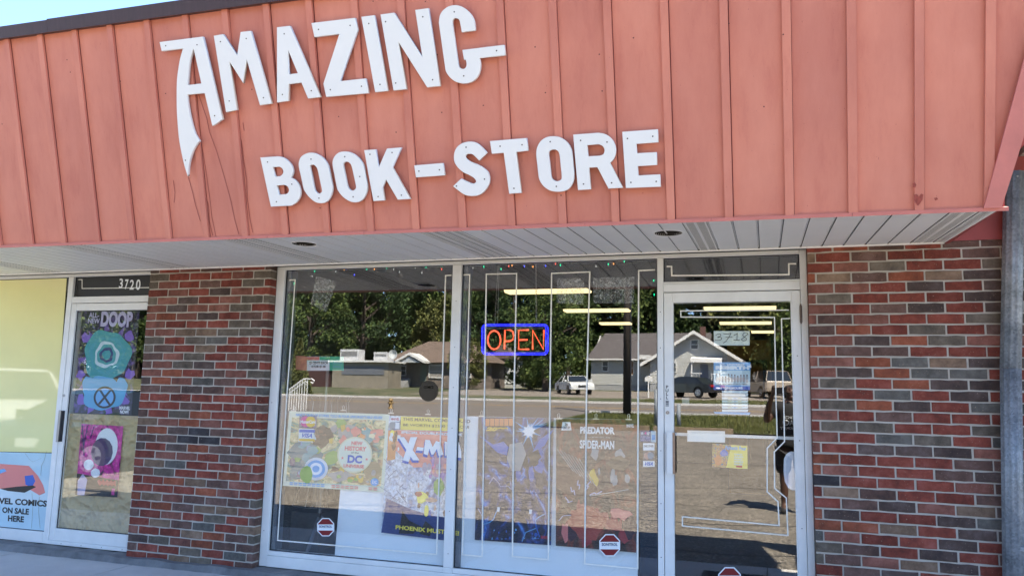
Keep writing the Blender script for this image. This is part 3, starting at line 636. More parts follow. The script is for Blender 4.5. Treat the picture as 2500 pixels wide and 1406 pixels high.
tape(dr, zz(b_, 3.348, (1222,592),(341,599),(343,649),(1108,652),(1120,1339))+zz(c_, 3.3, (1110,160),(1113,290),(1033,374),(1033,725),(1120,805),(1129,996),(350,925),(350,999),(1200,1076),(1187,775),(1093,697),(1090,404),(1172,322),(1167,0))+zz(b_, 3.348, (1178,1250),(1165,664),(1232,661)), .0075)
tape(nf, zz((0,540), 3.0488, (585,435),(612,435),(612,501),(1150,494)), .007)

# ================================================================ FLAT PRINTED THINGS
class Sheet:
    """a printed sheet on a plane: corners given on the photograph, (u, v) runs from its lower left corner"""
    def __init__(s, name, label, cat, tl, trc, br, bl, y, m, group=None, thick=.0012, parent=None, curl=0.0, n=6):
        s.y = y; s.c = [atY(*p, y) for p in (bl, br, trc, tl)]; s.curl = curl; s.lift = 0.0006
        b = MB(); vs = []
        for j in range(n+1):
            for i in range(n+1): vs.append(s.p(i/n, j/n, 0))
        K = len(vs); vs += [Vector(v)+Vector((0, thick, 0)) for v in vs]
        fs = []
        for j in range(n):
            for i in range(n): a = j*(n+1)+i; fs.append((a, a+1, a+n+2, a+n+1)); fs.append((K+a, K+a+n+1, K+a+n+2, K+a+1))
        for i in range(n): fs += [(i, i+K, i+1+K, i+1), (n*(n+1)+i, n*(n+1)+i+1, n*(n+1)+i+1+K, n*(n+1)+i+K), (i*(n+1), (i+1)*(n+1), (i+1)*(n+1)+K, i*(n+1)+K), (i*(n+1)+n, i*(n+1)+n+K, (i+1)*(n+1)+n+K, (i+1)*(n+1)+n)]
        b.add(vs, fs); s.o = b.obj(name, m, parent)
        uv = s.o.data.uv_layers.new(name='UVMap'); W = (n+1)
        for lo in s.o.data.loops:
            k = lo.vertex_index % K; uv.data[lo.index].uv = ((k % W)/n, (k//W)/n)
        if label: tag(s.o, label, cat, group)
    def p(s, u, v, l=0):
        c = s.c; q = c[0]*(1-u)*(1-v)+c[1]*u*(1-v)+c[2]*u*v+c[3]*(1-u)*v
        return Vector((q.x, s.y+s.curl*math.sin(u*3.1)*math.sin(v*2.6+.4)-l, q.z))
    def shape(s, pts, m, name='print', l=None, sub=True):
        s.lift += .00012; l = l or s.lift
        if len(pts) == 2: (a, c), (d, e) = pts; pts = [(a, c), (d, c), (d, e), (a, e)]
        b = MB(); b.prism([s.p(u, v, l) for u, v in pts], (0, .00008, 0)); return b.obj(name, m, s.o)
    def disc(s, u, v, ru, rv, m, n=28, name='print', a0=0, a1=360):
        return s.shape([(u+ru*math.cos(R(a0+(a1-a0)*k/n)), v+rv*math.sin(R(a0+(a1-a0)*k/n))) for k in range(n)], m, name)
    def text(s, t, u0, v0, u1, v1, m, bold=0.0, name='lettering', shear=0.0, both=False):
        s.lift += .00012; b = text_mesh(t, bold); l = s.lift
        vs = [s.p(u0+(u1-u0)*(x+shear*(y-.5)), v0+(v1-v0)*y, l+.0001*z) for x, y, z in b[0]]
        mb = MB(); mb.add(vs, b[1]); me = bpy.data.meshes.new(name); me.from_pydata(mb.v, [], mb.f); me.materials.append(m); return link(name, me, s.o)
TC = {}
def text_mesh(t, bold=0.0):
    if (t, bold) in TC: return TC[(t, bold)]
    cu = bpy.data.curves.new('t', 'FONT'); cu.body = t; cu.offset = bold; cu.extrude = 0.5; cu.resolution_u = 3; cu.space_line = .85; cu.align_x = 'CENTER'
    o = bpy.data.objects.new('t', cu); COL.objects.link(o)
    me = bpy.data.meshes.new_from_object(o.evaluated_get(bpy.context.evaluated_depsgraph_get())); bpy.data.objects.remove(o); bpy.data.curves.remove(cu)
    xs = [v.co.x for v in me.vertices]; ys = [v.co.y for v in me.vertices]; x0, x1, y0, y1 = min(xs), max(xs), min(ys), max(ys)
    r = ([((v.co.x-x0)/(x1-x0), (v.co.y-y0)/(y1-y0), v.co.z) for v in me.vertices], [tuple(p.vertices) for p in me.polygons])
    bpy.data.meshes.remove(me); TC[(t, bold)] = r; return r
def flat(name, c, rough=.45): return mat('ink_'+name, c, rough)
INK = dict(white=flat('white', (.82, .84, .85)), black=flat('black', (.012, .012, .014)), blue=flat('blue', (.03, .12, .48)), sky=flat('sky', (.14, .38, .68)), red=flat('red', (.50, .05, .06)), yellow=flat('yellow', (.78, .66, .10)),
           cream=flat('cream', (.72, .68, .45)), purple=flat('purple', (.17, .09, .38)), teal=flat('teal', (.06, .34, .40)), lime=flat('lime', (.18, .42, .07)), orange=flat('orange', (.66, .24, .06)), pink=flat('pink', (.62, .05, .28)),
           navy=flat('navy', (.02, .04, .16)), brown=flat('brown', (.14, .06, .035)), grey=flat('grey', (.34, .35, .36)), darkred=flat('darkred', (.22, .01, .025)), pale=flat('pale', (.55, .68, .72)), gold=flat('gold', (.70, .47, .04)), flesh=flat('flesh', (.60, .36, .26)), mint=flat('mint', (.05, .45, .27)), coral=flat('coral', (.75, .22, .19)), lav=flat('lav', (.45, .42, .60)))
def art(name, stops, scale=5, dist=1.5, kind='noise', cell=None, ratio=(1, 1, 1)):
    """abstract print: blobs of the poster's own inks with drawn contour lines"""
    m = mat('print_'+name, (.5, .5, .5), .42); n, l, b = nodes_of(m)
    uv = n.new('ShaderNodeUVMap'); mp = n.new('ShaderNodeMapping'); mp.inputs['Scale'].default_value = ratio; mp.inputs['Location'].default_value = (len(name)*3.7, 1.3, 0); l.new(uv.outputs[0], mp.inputs[0])
    no = n.new('ShaderNodeTexNoise'); no.inputs['Scale'].default_value = scale; no.inputs['Detail'].default_value = 2.5; no.inputs['Distortion'].default_value = dist; l.new(mp.outputs[0], no.inputs['Vector'])
    r = ramp(n, stops, 'CONSTANT' if kind == 'flat' else 'LINEAR'); l.new(no.outputs[0], r.inputs[0]); col = r.outputs[0]
    # inked contour lines
    ma = n.new('ShaderNodeMath'); ma.operation = 'MULTIPLY'; ma.inputs[1].default_value = 11; l.new(no.outputs[0], ma.inputs[0])
    fr = n.new('ShaderNodeMath'); fr.operation = 'FRACT'; l.new(ma.outputs[0], fr.inputs[0])
    r2 = ramp(n, [(0.0, (1, 1, 1)), (0.10, (0, 0, 0))]); l.new(fr.outputs[0], r2.inputs[0])
    n2 = n.new('ShaderNodeTexNoise'); n2.inputs['Scale'].default_value = scale*6; n2.inputs['Detail'].default_value = 3; l.new(mp.outputs[0], n2.inputs['Vector'])
    r3 = ramp(n, [(0.35, (.55, .55, .55)), (0.65, (1.2, 1.2, 1.2))]); l.new(n2.outputs[0], r3.inputs[0])
    mm = n.new('ShaderNodeMix'); mm.data_type = 'RGBA'; mm.blend_type = 'MULTIPLY'; mm.inputs[0].default_value = .8; l.new(col, mm.inputs[6]); l.new(r3.outputs[0], mm.inputs[7])
    mx = n.new('ShaderNodeMix'); mx.data_type = 'RGBA'; l.new(r2.outputs[0], mx.inputs[0]); l.new(mm.outputs[2], mx.inputs[6]); mx.inputs[7].default_value = (*(cell or (.03, .03, .05)), 1)
    l.new(mx.outputs[2], b.inputs['Base Color']); return m
def chunk(sh, u, v, ru, rv, m, seed, n=16, jag=.35):
    rnd = random.Random(seed); sh.shape([(u+ru*(1-jag*rnd.random())*math.cos(2*math.pi*k/n), v+rv*(1-jag*rnd.random())*math.sin(2*math.pi*k/n)) for k in range(n)], m)
def inkart(k, scale=7):
    c = INK[k].node_tree.nodes['Principled BSDF'].inputs['Base Color'].default_value[:3]
    return art('drawn_'+k, [(.34, tuple(x*.30 for x in c)), (.44, tuple(x*.75 for x in c)), (.55, c), (.68, tuple(min(1, x*1.25+.06) for x in c))], scale, 1.8, ratio=(1, 1.4, 1))
def scatter(sh, seed, n, keys, box_, rng=(.03, .08), jag=.45):
    rnd = random.Random(seed)
    for k in range(n):
        u, v = rnd.uniform(box_[0], box_[2]), rnd.uniform(box_[1], box_[3]); r_ = rnd.uniform(*rng); chunk(sh, u, v, r_*rnd.uniform(.5, 1.1), r_*rnd.uniform(.6, 1.4), inkart(rnd.choice(keys)), seed*100+k, rnd.choice((8, 11, 14)), jag)
YP = G+.0075      # sheets taped to the inside of the glass
# ---- street numbers and small stickers
def loose_text(name, label, cat, t, tl, trc, br, bl, y, m, bold=0, group=None):
    c = [atY(*p, y) for p in (bl, br, trc, tl)]; vs, fs = text_mesh(t, bold); P = []
    for u, v, z in vs:
        q = c[0]*(1-u)*(1-v)+c[1]*u*(1-v)+c[2]*u*v+c[3]*(1-u)*v; P.append((q.x, y-.0008*z, q.z))
    mb = MB(); mb.add(P, fs); return tag(mb.obj(name, m), label, cat, group)
# street number 3720: each numeral stuck on by itself, the second and last sit low
for ch, (x0, x1, ya, yb) in zip('3720', ((291, 300, 680, 704), (305, 313, 682, 706), (317, 327, 683, 707), (332, 343, 682, 708))):
    loose_text('number_%s' % {'3': 'three', '7': 'seven', '2': 'two', '0': 'zero'}[ch], 'white numeral %s on the black transom above the papered door' % {'3': 'three', '7': 'seven', '2': 'two', '0': 'zero'}[ch], 'numeral', ch, (x0+1, ya), (x1+1, ya), (x1-1, yb), (x0-1, yb), G-.002, INK['white'], .018, 'numerals of the left street number')

# ---- neighbour window: blind and sticker
bl = Sheet('window_film', 'plain yellow glossy film filling the upper far left shop window', 'window film', (-220, 680), (163, 677), (132, 1104), (-220, 1098), G-.0034, mat('yellow_film', (.84, .77, .36), .03, var=.05, vscale=1.2, spec=.6))
st = Sheet('comics_poster', 'pale blue comics poster at the foot of the far left window, partly cut off', 'poster', (-80, 1101), (129, 1106), (110, 1300), (-80, 1283), G-.0026,
           mat('pale_blue_print', (.50, .66, .72), .06, var=.08, vscale=3))
def spx(sh, px, py):                       # photo point -> (u, v) of a sheet
    q = atY(px, py, sh.y); c = sh.c
    v = (q.z-c[0].z)/(c[3].z-c[0].z); xl = c[0].x*(1-v)+c[3].x*v; xr = c[1].x*(1-v)+c[2].x*v; return ((q.x-xl)/(xr-xl), v)
def sh_px(sh, pts, m, name='print'): return sh.shape([spx(sh, *p) for p in pts], m, name)
def tx_px(sh, t, x0, y0, x1, y1, m, bold=.02, shear=0):
    u0, v1 = spx(sh, x0, y0); u1, v0 = spx(sh, x1, y1); return sh.text(t, u0, v0, u1, v1, m, bold, shear=shear)
sh_px(st, [(-60,1145),(0,1134),(40,1138),(70,1141),(92,1165),(105,1188),(110,1206),(96,1212),(60,1190),(20,1195),(-60,1190)], INK['coral'])
sh_px(st, [(60,1165),(80,1163),(86,1178),(78,1192),(62,1186)], INK['blue']); sh_px(st, [(-60,1160),(10,1146),(16,1152),(-40,1172)], INK['sky'])
sh_px(st, [(0,1194),(40,1190),(80,1188),(88,1192),(60,1205),(20,1200)], INK['black'])
tx_px(st, 'MARVEL COMICS', -42, 1212, 114, 1240, INK['black'], .04); tx_px(st, 'ON SALE', 6, 1238, 70, 1258, INK['black'], .04); tx_px(st, 'HERE', 20, 1258, 58, 1276, INK['black'], .04)
ck = MB()
for pts in ([(60,1110),(72,1126),(80,1132),(100,1124)], [(113,1108),(108,1128),(101,1142),(99,1165)], [(78,1206),(80,1240),(77,1290)], [(96,1215),(94,1250),(98,1290)]):
    for a, c in zip(pts[:-1], pts[1:]):
        u, v = spx(st, *a); u2, v2 = spx(st, *c); p, q = st.p(u, v, .0022), st.p(u2, v2, .0022); ck.quad(p, (p.x+.003, p.y, p.z), (q.x+.003, q.y, q.z), q)
ck.obj('peeling_crack', mat('crack_olive', (.25, .24, .14), .8), st.o)

# ---- kraft paper and posters in the papered door
def kraft():
    m = mat('kraft_paper', (.62, .47, .25), .75, var=.12, vscale=3, bump=.0); n, l, b = nodes_of(m)
    tc = n.new('ShaderNodeTexCoord'); v = n.new('ShaderNodeTexVoronoi'); v.feature = 'SMOOTH_F1'; v.inputs['Scale'].default_value = 9; v.inputs['Smoothness'].default_value = .3; no = n.new('ShaderNodeTexNoise'); no.inputs['Scale'].default_value = 4; no.inputs['Detail'].default_value = 3
    l.new(tc.outputs['Object'], no.inputs['Vector']); ad = n.new('ShaderNodeVectorMath'); ad.operation = 'MULTIPLY_ADD'; l.new(no.outputs['Color'], ad.inputs[0]); ad.inputs[1].default_value = (.5, .5, .5); l.new(tc.outputs['Object'], ad.inputs[2]); l.new(ad.outputs[0], v.inputs['Vector'])
    bp = n.new('ShaderNodeBump'); bp.inputs['Strength'].default_value = 1.0; bp.inputs['Distance'].default_value = .05; l.new(v.outputs[0], bp.inputs['Height']); l.new(bp.outputs[0], b.inputs['Normal']); return m
Sheet('kraft_paper', 'crumpled brown wrapping paper covering the lower half of the left glass door', 'paper', (166, 1008), (350, 1016), (330, 1325), (136, 1305), YP+.012, kraft(), curl=.006, n=14)
dp = Sheet('teal_poster', 'purple and teal poster with a crossed ring in the upper half of the papered door', 'poster', (202, 754), (341, 757), (320, 1013), (179, 1006), YP, art('violet', [(.3, (.012, .01, .02)), (.52, (.02, .016, .04)), (.62, (.10, .06, .24)), (.8, (.24, .14, .5))], 4, 2.2), group='posters in the papered door')
random.seed(5)
for k in range(9):
    a = R(20+k*38); u, v = .5+.36*math.cos(a), .45+.34*math.sin(a); dp.shape([(u-.05*math.sin(a), v+.04*math.cos(a)), (u+.16*math.cos(a), v+.13*math.sin(a)), (u+.05*math.sin(a), v-.04*math.cos(a))], INK['purple'])
def wob(sh, u, v, ru, rv, m, ph=0): sh.shape([(u+ru*(1+.07*math.sin(3*a+ph)+.04*math.sin(7*a))*math.cos(a), v+rv*(1+.07*math.sin(3*a+ph)+.04*math.sin(7*a))*math.sin(a)) for a in (2*math.pi*k/44 for k in range(44))], m)
A_t = art('tealblob', [(.32, (.01, .08, .11)), (.44, (.03, .26, .31)), (.56, (.08, .48, .50)), (.72, (.25, .66, .62))], 7, 2.5); A_b = art('bluebody', [(.32, (.03, .14, .28)), (.45, (.10, .36, .58)), (.6, (.28, .62, .80)), (.75, (.5, .78, .88))], 6, 2)
for (u, v) in ((.12, .72), (.88, .74), (.08, .36), (.93, .38), (.12, .12), (.86, .13), (.3, .05), (.62, .04)): chunk(dp, u, v, .11, .07, inkart('purple'), int(u*100+v*10), 9, .6)
wob(dp, .5, .55, .40, .25, A_t, 1); wob(dp, .5, .19, .36, .16, A_b, 2.2); wob(dp, .22, .26, .10, .09, A_b, .5); wob(dp, .80, .26, .10, .09, A_b, 1.5)
for k in range(6): wob(dp, .5, .56, .30-.045*k, .18-.027*k, A_t if k % 2 else inkart('navy' if k == 4 else 'pale' if k == 2 else 'teal'), k*1.1)
dp.disc(.53, .155, .19, .105, INK['black']); dp.disc(.53, .155, .155, .085, INK['sky'])
dp.shape([(.42, .22), (.46, .225), (.65, .09), (.61, .085)], INK['black']); dp.shape([(.60, .225), (.64, .22), (.46, .085), (.42, .09)], INK['black'])
dp.text('ALL-\nNEW', .12, .86, .33, .965, INK['lav'], .03); dp.text('DOOP', .35, .83, .90, .985, INK['lav'], .05); dp.text('MARVEL\nNOW!', .80, .01, .98, .08, INK['white'], .03)
pk = Sheet('pink_poster', 'magenta and black poster with a pale moon taped to the brown paper', 'poster', (199, 1034), (301, 1040), (286, 1213.5), (184, 1207), YP+.003, art('magenta', [(.3, (.05, .01, .06)), (.42, (.62, .02, .30)), (.6, (.80, .05, .40)), (.75, (.85, .35, .6))], 3, 3), group='posters in the papered door')
pk.disc(.64, .70, .27, .26, INK['white'], 30)
pk.disc(.55, .62, .26, .20, art('muscle', [(.35, (.02, .01, .04)), (.5, (.14, .08, .20)), (.62, (.32, .22, .42)), (.75, (.5, .4, .6))], 9, 2), 14)
pk.shape([(0, 0), (1, 0), (1, .24), (.45, .27), (0, .30)], INK['black']); pk.disc(.26, .43, .12, .075, INK['white']); pk.disc(.44, .32, .11, .065, INK['white'])
pk.shape([(.05, .0), (.22, .0), (.26, .22), (.14, .30), (.03, .2)], INK['lav']); pk.shape([(.50+.047*k, .235 if k % 2 else .21) for k in range(10)]+[(.95-.047*k, .17 if k % 2 else .15) for k in range(10)], INK['red']); pk.shape([(.86, .03), (.93, .12)], INK['pink'])
for t0 in ((.02, .98, .12, .55), (.14, .98, .10, .7), (.30, .97, .24, .8)): pk.shape([(t0[0], t0[1]), (t0[0]+.02, t0[1]), (t0[2]+.02, t0[3]), (t0[2], t0[3])], INK['navy'])

# ---- white boards behind the big posters
BOARD = mat('white_board', (.84, .88, .90), .5, var=.03, vscale=2)
YB_ = .126
Sheet('display_board', 'white backing board across the foot of the left window pane', 'board', (846, 1016), (1106, 1024), (1082, 1392), (816, 1366), YB_+.02, BOARD, group='white boards behind the window posters')
Sheet('display_board', 'white backing board across the foot of the right window pane, torn along its edge', 'board', (1112, 1015), (1556, 1024), (1557, 1420), (1090, 1394), YB_+.02, BOARD, group='white boards behind the window posters')
YW = .130
# ---- poster 1
cr = Sheet('cream_poster', 'wide cream poster with a lettered pale disc in the left window pane', 'poster', (706, 1003), (951, 1011), (938, 1201), (690, 1185), YW, mat('cream_sheet', (.66, .74, .60), .5), group='comic posters clipped in the shop window', curl=0)
cr.shape([(.035, .075), (.965, .905)], INK['cream'])
fl = Sheet('print', None, None, *[tuple(p) for p in ((713, 1018), (942, 1026), (930, 1186), (698, 1174))], YW-.0012, art('heroes', [(.30, (.04, .07, .07)), (.40, (.05, .25, .27)), (.46, (.22, .34, .16)), (.52, (.66, .56, .28)), (.60, (.74, .66, .38)), (.68, (.52, .30, .14)), (.75, (.20, .15, .12))], 3.6, 2.2), parent=cr.o, thick=.0004)
A_teal = art('tealpatch', [(.35, (.02, .10, .13)), (.48, (.04, .27, .34)), (.6, (.10, .42, .50)), (.72, (.40, .55, .30))], 5, 2)
A_dark = art('darkpatch', [(.4, (.015, .02, .02)), (.55, (.05, .04, .03)), (.66, (.25, .15, .07))], 7, 2)
A_sand = art('sandpatch', [(.35, (.25, .18, .10)), (.5, (.52, .42, .22)), (.65, (.66, .58, .34))], 6, 2)
cr.lift = .003
chunk(cr, .20, .44, .20, .20, A_teal, 1); chunk(cr, .18, .20, .15, .13, A_teal, 2); chunk(cr, .36, .68, .13, .17, A_dark, 3); chunk(cr, .47, .40, .09, .12, inkart('lime'), 4, 9)
chunk(cr, .80, .72, .09, .13, inkart('teal'), 5, 10); chunk(cr, .90, .76, .09, .07, inkart('coral'), 6, 9, .5); chunk(cr, .62, .74, .12, .13, inkart('grey'), 7, 12); chunk(cr, .88, .25, .09, .16, A_sand, 8); chunk(cr, .58, .17, .17, .08, inkart('grey'), 9, 11, .5); chunk(cr, .74, .14, .12, .07, A_sand, 10)
scatter(cr, 61, 16, ('teal', 'sky', 'lime', 'navy', 'teal'), (.08, .12, .34, .62)); scatter(cr, 62, 22, ('brown', 'gold', 'orange', 'cream', 'grey', 'coral', 'lime'), (.40, .62, .93, .86), (.02, .06)); scatter(cr, 63, 18, ('gold', 'brown', 'lime', 'grey', 'orange'), (.48, .10, .93, .26), (.02, .055)); scatter(cr, 64, 8, ('black', 'brown', 'black'), (.28, .58, .42, .84), (.03, .07))
for k in range(4):
    rr = .15-.035*k; cr.disc(.33, .25, rr*.8, rr*1.0, INK['white' if k % 2 == 0 else 'sky'], 24)
chunk(cr, .24, .17, .07, .13, inkart('lime'), 11, 12, .2); cr.disc(.70, .46, .17, .235, INK['cream'], 36); cr.disc(.70, .46, .155, .215, mat('ink_ivory', (.74, .75, .60), .5), 36)
cr.text('NEW', .66, .585, .77, .635, INK['coral'], .05); cr.text('HISTORY', .60, .51, .81, .57, INK['coral'], .05); cr.text('of the', .665, .475, .74, .50, INK['black'], .01)
cr.text('DC', .635, .35, .775, .455, INK['blue'], .05); cr.text('UNIVERSE', .60, .29, .80, .335, INK['coral'], .05)
for u in (.585, .82):
    cr.shape([(u+(.016 if k % 2 == 0 else .007)*math.sin(k*math.pi/5), .41+(.022 if k % 2 == 0 else .010)*math.cos(k*math.pi/5)) for k in range(10)], INK['coral'])
cr.disc(.91, .125, .038, .05, INK['sky']); cr.text('DC', .888, .105, .932, .145, INK['white'], .03)
cr.text('NINETY YEARS OF STORIES, TOLD IN FOUR UNFORGETTABLE ISSUES!', .085, .93, .94, .972, INK['sky'], .03)
for i, (a, c) in enumerate(((.08, .45), (.50, .80), (.86, .94))):
    for j in range(2):
        u = a
        while u < c-.03: cr.shape([(u, .022+.022*j), (min(u+.035, c), .034+.022*j)], INK['sky' if i == 0 else 'coral']); u += .045
# ---- poster 2
xm = Sheet('blue_poster', 'tall blue and white poster with a yellow header behind the middle mullion', 'poster', (950, 1014), (1131, 1020), (1112, 1318), (930, 1299), YW-.002, art('rubble', [(.3, (.05, .09, .30)), (.42, (.45, .55, .72)), (.55, (.70, .76, .82)), (.68, (.62, .68, .78))], 5, .6, cell=(.03, .03, .08)), group='comic posters clipped in the shop window', curl=0)
def xp(*a): return [spx(xm, *p) for p in a]
xm.shape(xp((968,1049),(1132,1054),(1128,1135),(1010,1140),(962,1095)), INK['coral']); xm.shape(xp((948,1050),(970,1050),(965,1120),(945,1125)), INK['orange'])
chunk(xm, .76, .60, .20, .12, art('rays', [(.4, (.22, .05, .18)), (.55, (.50, .20, .38)), (.65, (.66, .42, .56))], 8, 3, ratio=(3, .6, 1)), 21, 18, .4)
xm.shape(xp((944,1215),(1000,1240),(1050,1255),(1108,1262),(1108,1317),(931,1299)), art('beams', [(.42, (.02, .06, .30)), (.5, (.05, .13, .45)), (.58, (.09, .20, .60)), (.66, (.02, .02, .05))], 5, 1)); xm.lift += .0005
rnd = random.Random(9)
for k in range(26):     # cracks of the stone blocks
    u, v = rnd.uniform(.0, .45), rnd.uniform(.25, .62); a = rnd.choice((.35, .9, 2.3, 2.6)); d = rnd.uniform(.08, .2)
    xm.shape([(u, v), (u+.008, v), (u+.008+d*math.cos(a)*.9, v+d*.5*math.sin(a)), (u+d*math.cos(a)*.9, v+d*.5*math.sin(a))], INK['navy'])
scatter(xm, 71, 12, ('purple', 'pink', 'lav', 'coral'), (.5, .48, .95, .66), (.03, .07)); scatter(xm, 72, 9, ('orange', 'yellow', 'white', 'brown'), (.04, .70, .2, .86), (.02, .045)); scatter(xm, 73, 10, ('flesh', 'navy', 'blue', 'brown', 'white'), (.45, .18, .95, .5), (.02, .05))
chunk(xm, .74, .42, .08, .085, inkart('lime'), 31, 10, .25); chunk(xm, .52, .33, .10, .06, inkart('yellow'), 32, 9, .4); chunk(xm, .48, .35, .07, .03, inkart('red'), 33, 8, .4)
chunk(xm, .66, .31, .10, .025, inkart('flesh'), 34, 8, .3); chunk(xm, .60, .22, .035, .06, inkart('yellow'), 35, 8, .2); chunk(xm, .93, .27, .03, .08, inkart('yellow'), 36, 8, .3); chunk(xm, .73, .545, .045, .025, inkart('flesh'), 37, 9, .2)
xm.shape(xp((984,1245),(1000,1268),(1030,1282),(1010,1300),(975,1300)), INK['black']); xm.shape(xp((1040,1268),(1060,1285),(1050,1305),(1025,1300)), INK['black'])
xm.shape(xp((980,1015.5),(1132,1020.5),(1131,1052),(979,1048)), INK['yellow'])
tx_px(xm, 'THIS MARVEL COMIC COULD', 985, 1018.5, 1149, 1032, INK['black'], .02); tx_px(xm, 'BE WORTH $2500 TO YOU!', 986, 1033, 1146, 1046, INK['black'], .02)
tx_px(xm, 'SPECIAL DOUBLE-SIZE ISSUE', 981, 1051, 1129, 1063, INK['white'], .04)
xm.shape(xp((956,1016),(978,1017),(977,1029),(955,1028)), INK['white']); tx_px(xm, 'MARVEL', 957, 1019, 976, 1026, INK['red'], .03); xm.shape(xp((953,1031),(966,1031),(966,1046),(952,1046)), INK['grey']); xm.shape(xp((967,1031),(977,1031),(976,1046),(966,1046)), INK['white'])
for off, ink in ((6, 'blue'), (4, 'blue'), (0, 'white')):
    for pts in ([(974,1066),(988,1066),(1026,1122),(1010,1122)], [(1004,1066),(1020,1066),(1000,1126),(985,1122)], [(1020,1090),(1036,1091),(1035,1099),(1018,1098)],
                [(1036,1106),(1040,1072),(1051,1073),(1058,1090),(1066,1075),(1076,1078),(1084,1108),(1072,1110),(1068,1094),(1060,1108),(1055,1108),(1050,1093),(1046,1110)],
                [(1087,1076),(1112,1081),(1112,1088),(1098,1087),(1098,1092),(1110,1093),(1110,1100),(1098,1099),(1098,1104),(1112,1104),(1112,1111),(1088,1110)], [(1115,1078),(1122,1078),(1128,1100),(1128,1116),(1115,1114)]):
        xm.shape(xp(*[(x-off*.4, y+off) for x, y in pts]), INK[ink])
tx_px(xm, 'PHOENIX MUST DIE!', 968, 1279, 1122, 1302, INK['yellow'], .035)
# ---- poster 3, 4
b3 = Sheet('lightning_poster', 'dark poster with a blue burst of lightning, second from the right in the window', 'poster', (1168, 1017), (1352, 1020), (1345, 1330), (1159, 1317), YW, art('storm', [(.30, (.01, .012, .03)), (.5, (.015, .02, .05)), (.62, (.03, .07, .28)), (.70, (.10, .30, .75)), (.78, (.01, .02, .05))], 3, 3, cell=(.01, .012, .03)), group='comic posters clipped in the shop window')
def q3(*a): return [spx(b3, *p) for p in a]
scatter(b3, 81, 14, ('navy', 'blue', 'grey', 'navy', 'black'), (.25, .40, .85, .72), (.04, .09)); b3.lift += .0002
rnd = random.Random(4); cx, cy = 1292, 1054
for k in range(22):
    a = rnd.uniform(0, 6.28); L = rnd.uniform(16, 58); w_ = .11; 
    b3.shape([p for p in q3((cx+9*math.cos(a-w_*3), cy+9*math.sin(a-w_*3)), (cx+L*math.cos(a), max(1020, cy+L*math.sin(a)*.9)), (cx+9*math.cos(a+w_*3), cy+9*math.sin(a+w_*3)))], INK['sky'])
b3.shape(q3(*[(cx+(17 if k % 2 else 11)*math.cos(k*.35), cy+(17 if k % 2 else 11)*math.sin(k*.35)) for k in range(18)]), INK['white'])
b3.shape(q3((1170,1062),(1205,1085),(1230,1078),(1242,1092),(1238,1112),(1215,1105)), INK['blue']); b3.shape(q3((1352,1050),(1318,1075),(1300,1105),(1330,1090)), INK['blue'])
b3.shape(q3((1245,1085),(1275,1080),(1285,1110),(1270,1150),(1250,1150),(1238,1120)), inkart('grey'))
def bolt(sh, pts, wd, m):
    for a, c in zip(pts[:-1], pts[1:]):
        d = Vector((c[0]-a[0], c[1]-a[1])).normalized(); nx_, ny = -d.y*wd, d.x*wd
        sh.shape([spx(sh, *p) for p in ((a[0]+nx_, a[1]+ny), (a[0]-nx_, a[1]-ny), (c[0]-nx_, c[1]-ny), (c[0]+nx_, c[1]+ny))], m)
bolt(b3, [(1195,1180),(1205,1165),(1218,1178),(1222,1188),(1240,1186),(1250,1196),(1246,1175)], 1.0, INK['lav']); bolt(b3, [(1275,1322),(1284,1300),(1310,1290),(1308,1270),(1318,1262),(1330,1256)], 1.1, INK['sky'])
bolt(b3, [(1318,1312),(1308,1282),(1306,1272)], 1.5, INK['blue']); bolt(b3, [(1178,1280),(1195,1275),(1205,1268),(1212,1250),(1220,1238)], 1.3, INK['sky']); bolt(b3, [(1168,1240),(1178,1258),(1182,1300)], 1.0, INK['lav'])
for (x, y) in ((1218, 1243), (1296, 1250)): b3.shape(q3((x-3,y-6),(x+4,y-5),(x+2,y+6),(x-4,y+5)), INK['white'])
rnd = random.Random(8)
for k in range(24):
    x = rnd.uniform(1170, 1335); y = 1318-rnd.random()**2*26; r_ = rnd.uniform(1.5, 6); b3.shape(q3(*[(x+r_*rnd.uniform(.5, 1)*math.cos(j), min(1316, y+r_*math.sin(j))) for j in (0, 1, 2, 3, 4, 5)]), INK['blue' if k % 3 else 'sky'])
[sh_px(b3, [(1186+11.5*k, 1022), (1196.5+11.5*k, 1022.5), (1196+11.5*k, 1040), (1186+11.5*k, 1040)], INK['orange']) for k in range(6)]; tx_px(b3, '2099', 1190, 1042, 1240, 1054, INK['gold'], .07, .12); tx_px(b3, 'MARVEL', 1322, 1308, 1340, 1317, INK['red'], .03)
b4 = Sheet('duel_poster', 'dark brown poster with white title lettering, rightmost in the window', 'poster', (1358, 1021), (1556, 1024), (1553, 1348), (1357, 1331), YW, art('embers', [(.28, (.02, .015, .015)), (.45, (.05, .03, .025)), (.56, (.15, .035, .02)), (.66, (.30, .06, .03)), (.78, (.10, .05, .03))], 3.2, 2.4, cell=(.16, .07, .05)), group='comic posters clipped in the shop window')
def q4(*a): return [spx(b4, *p) for p in a]
scatter(b4, 91, 16, ('brown', 'darkred', 'brown', 'coral', 'red'), (.05, .08, .95, .34), (.05, .12)); scatter(b4, 92, 12, ('brown', 'gold', 'grey', 'brown'), (.45, .52, .95, .74), (.03, .08))
b4.shape(q4((1359,1125),(1420,1150),(1470,1200),(1400,1215),(1358,1190)), INK['brown'])
for k in range(7): bolt(b4, [(1360+9*k, 1095+4*k), (1400+9*k, 1150+6*k)], .7, INK['grey'])
chunk(b4, .78, .66, .17, .08, art('ochrefig', [(.35, (.05, .03, .02)), (.5, (.30, .20, .10)), (.62, (.50, .40, .25))], 8, 2), 41, 14, .5)
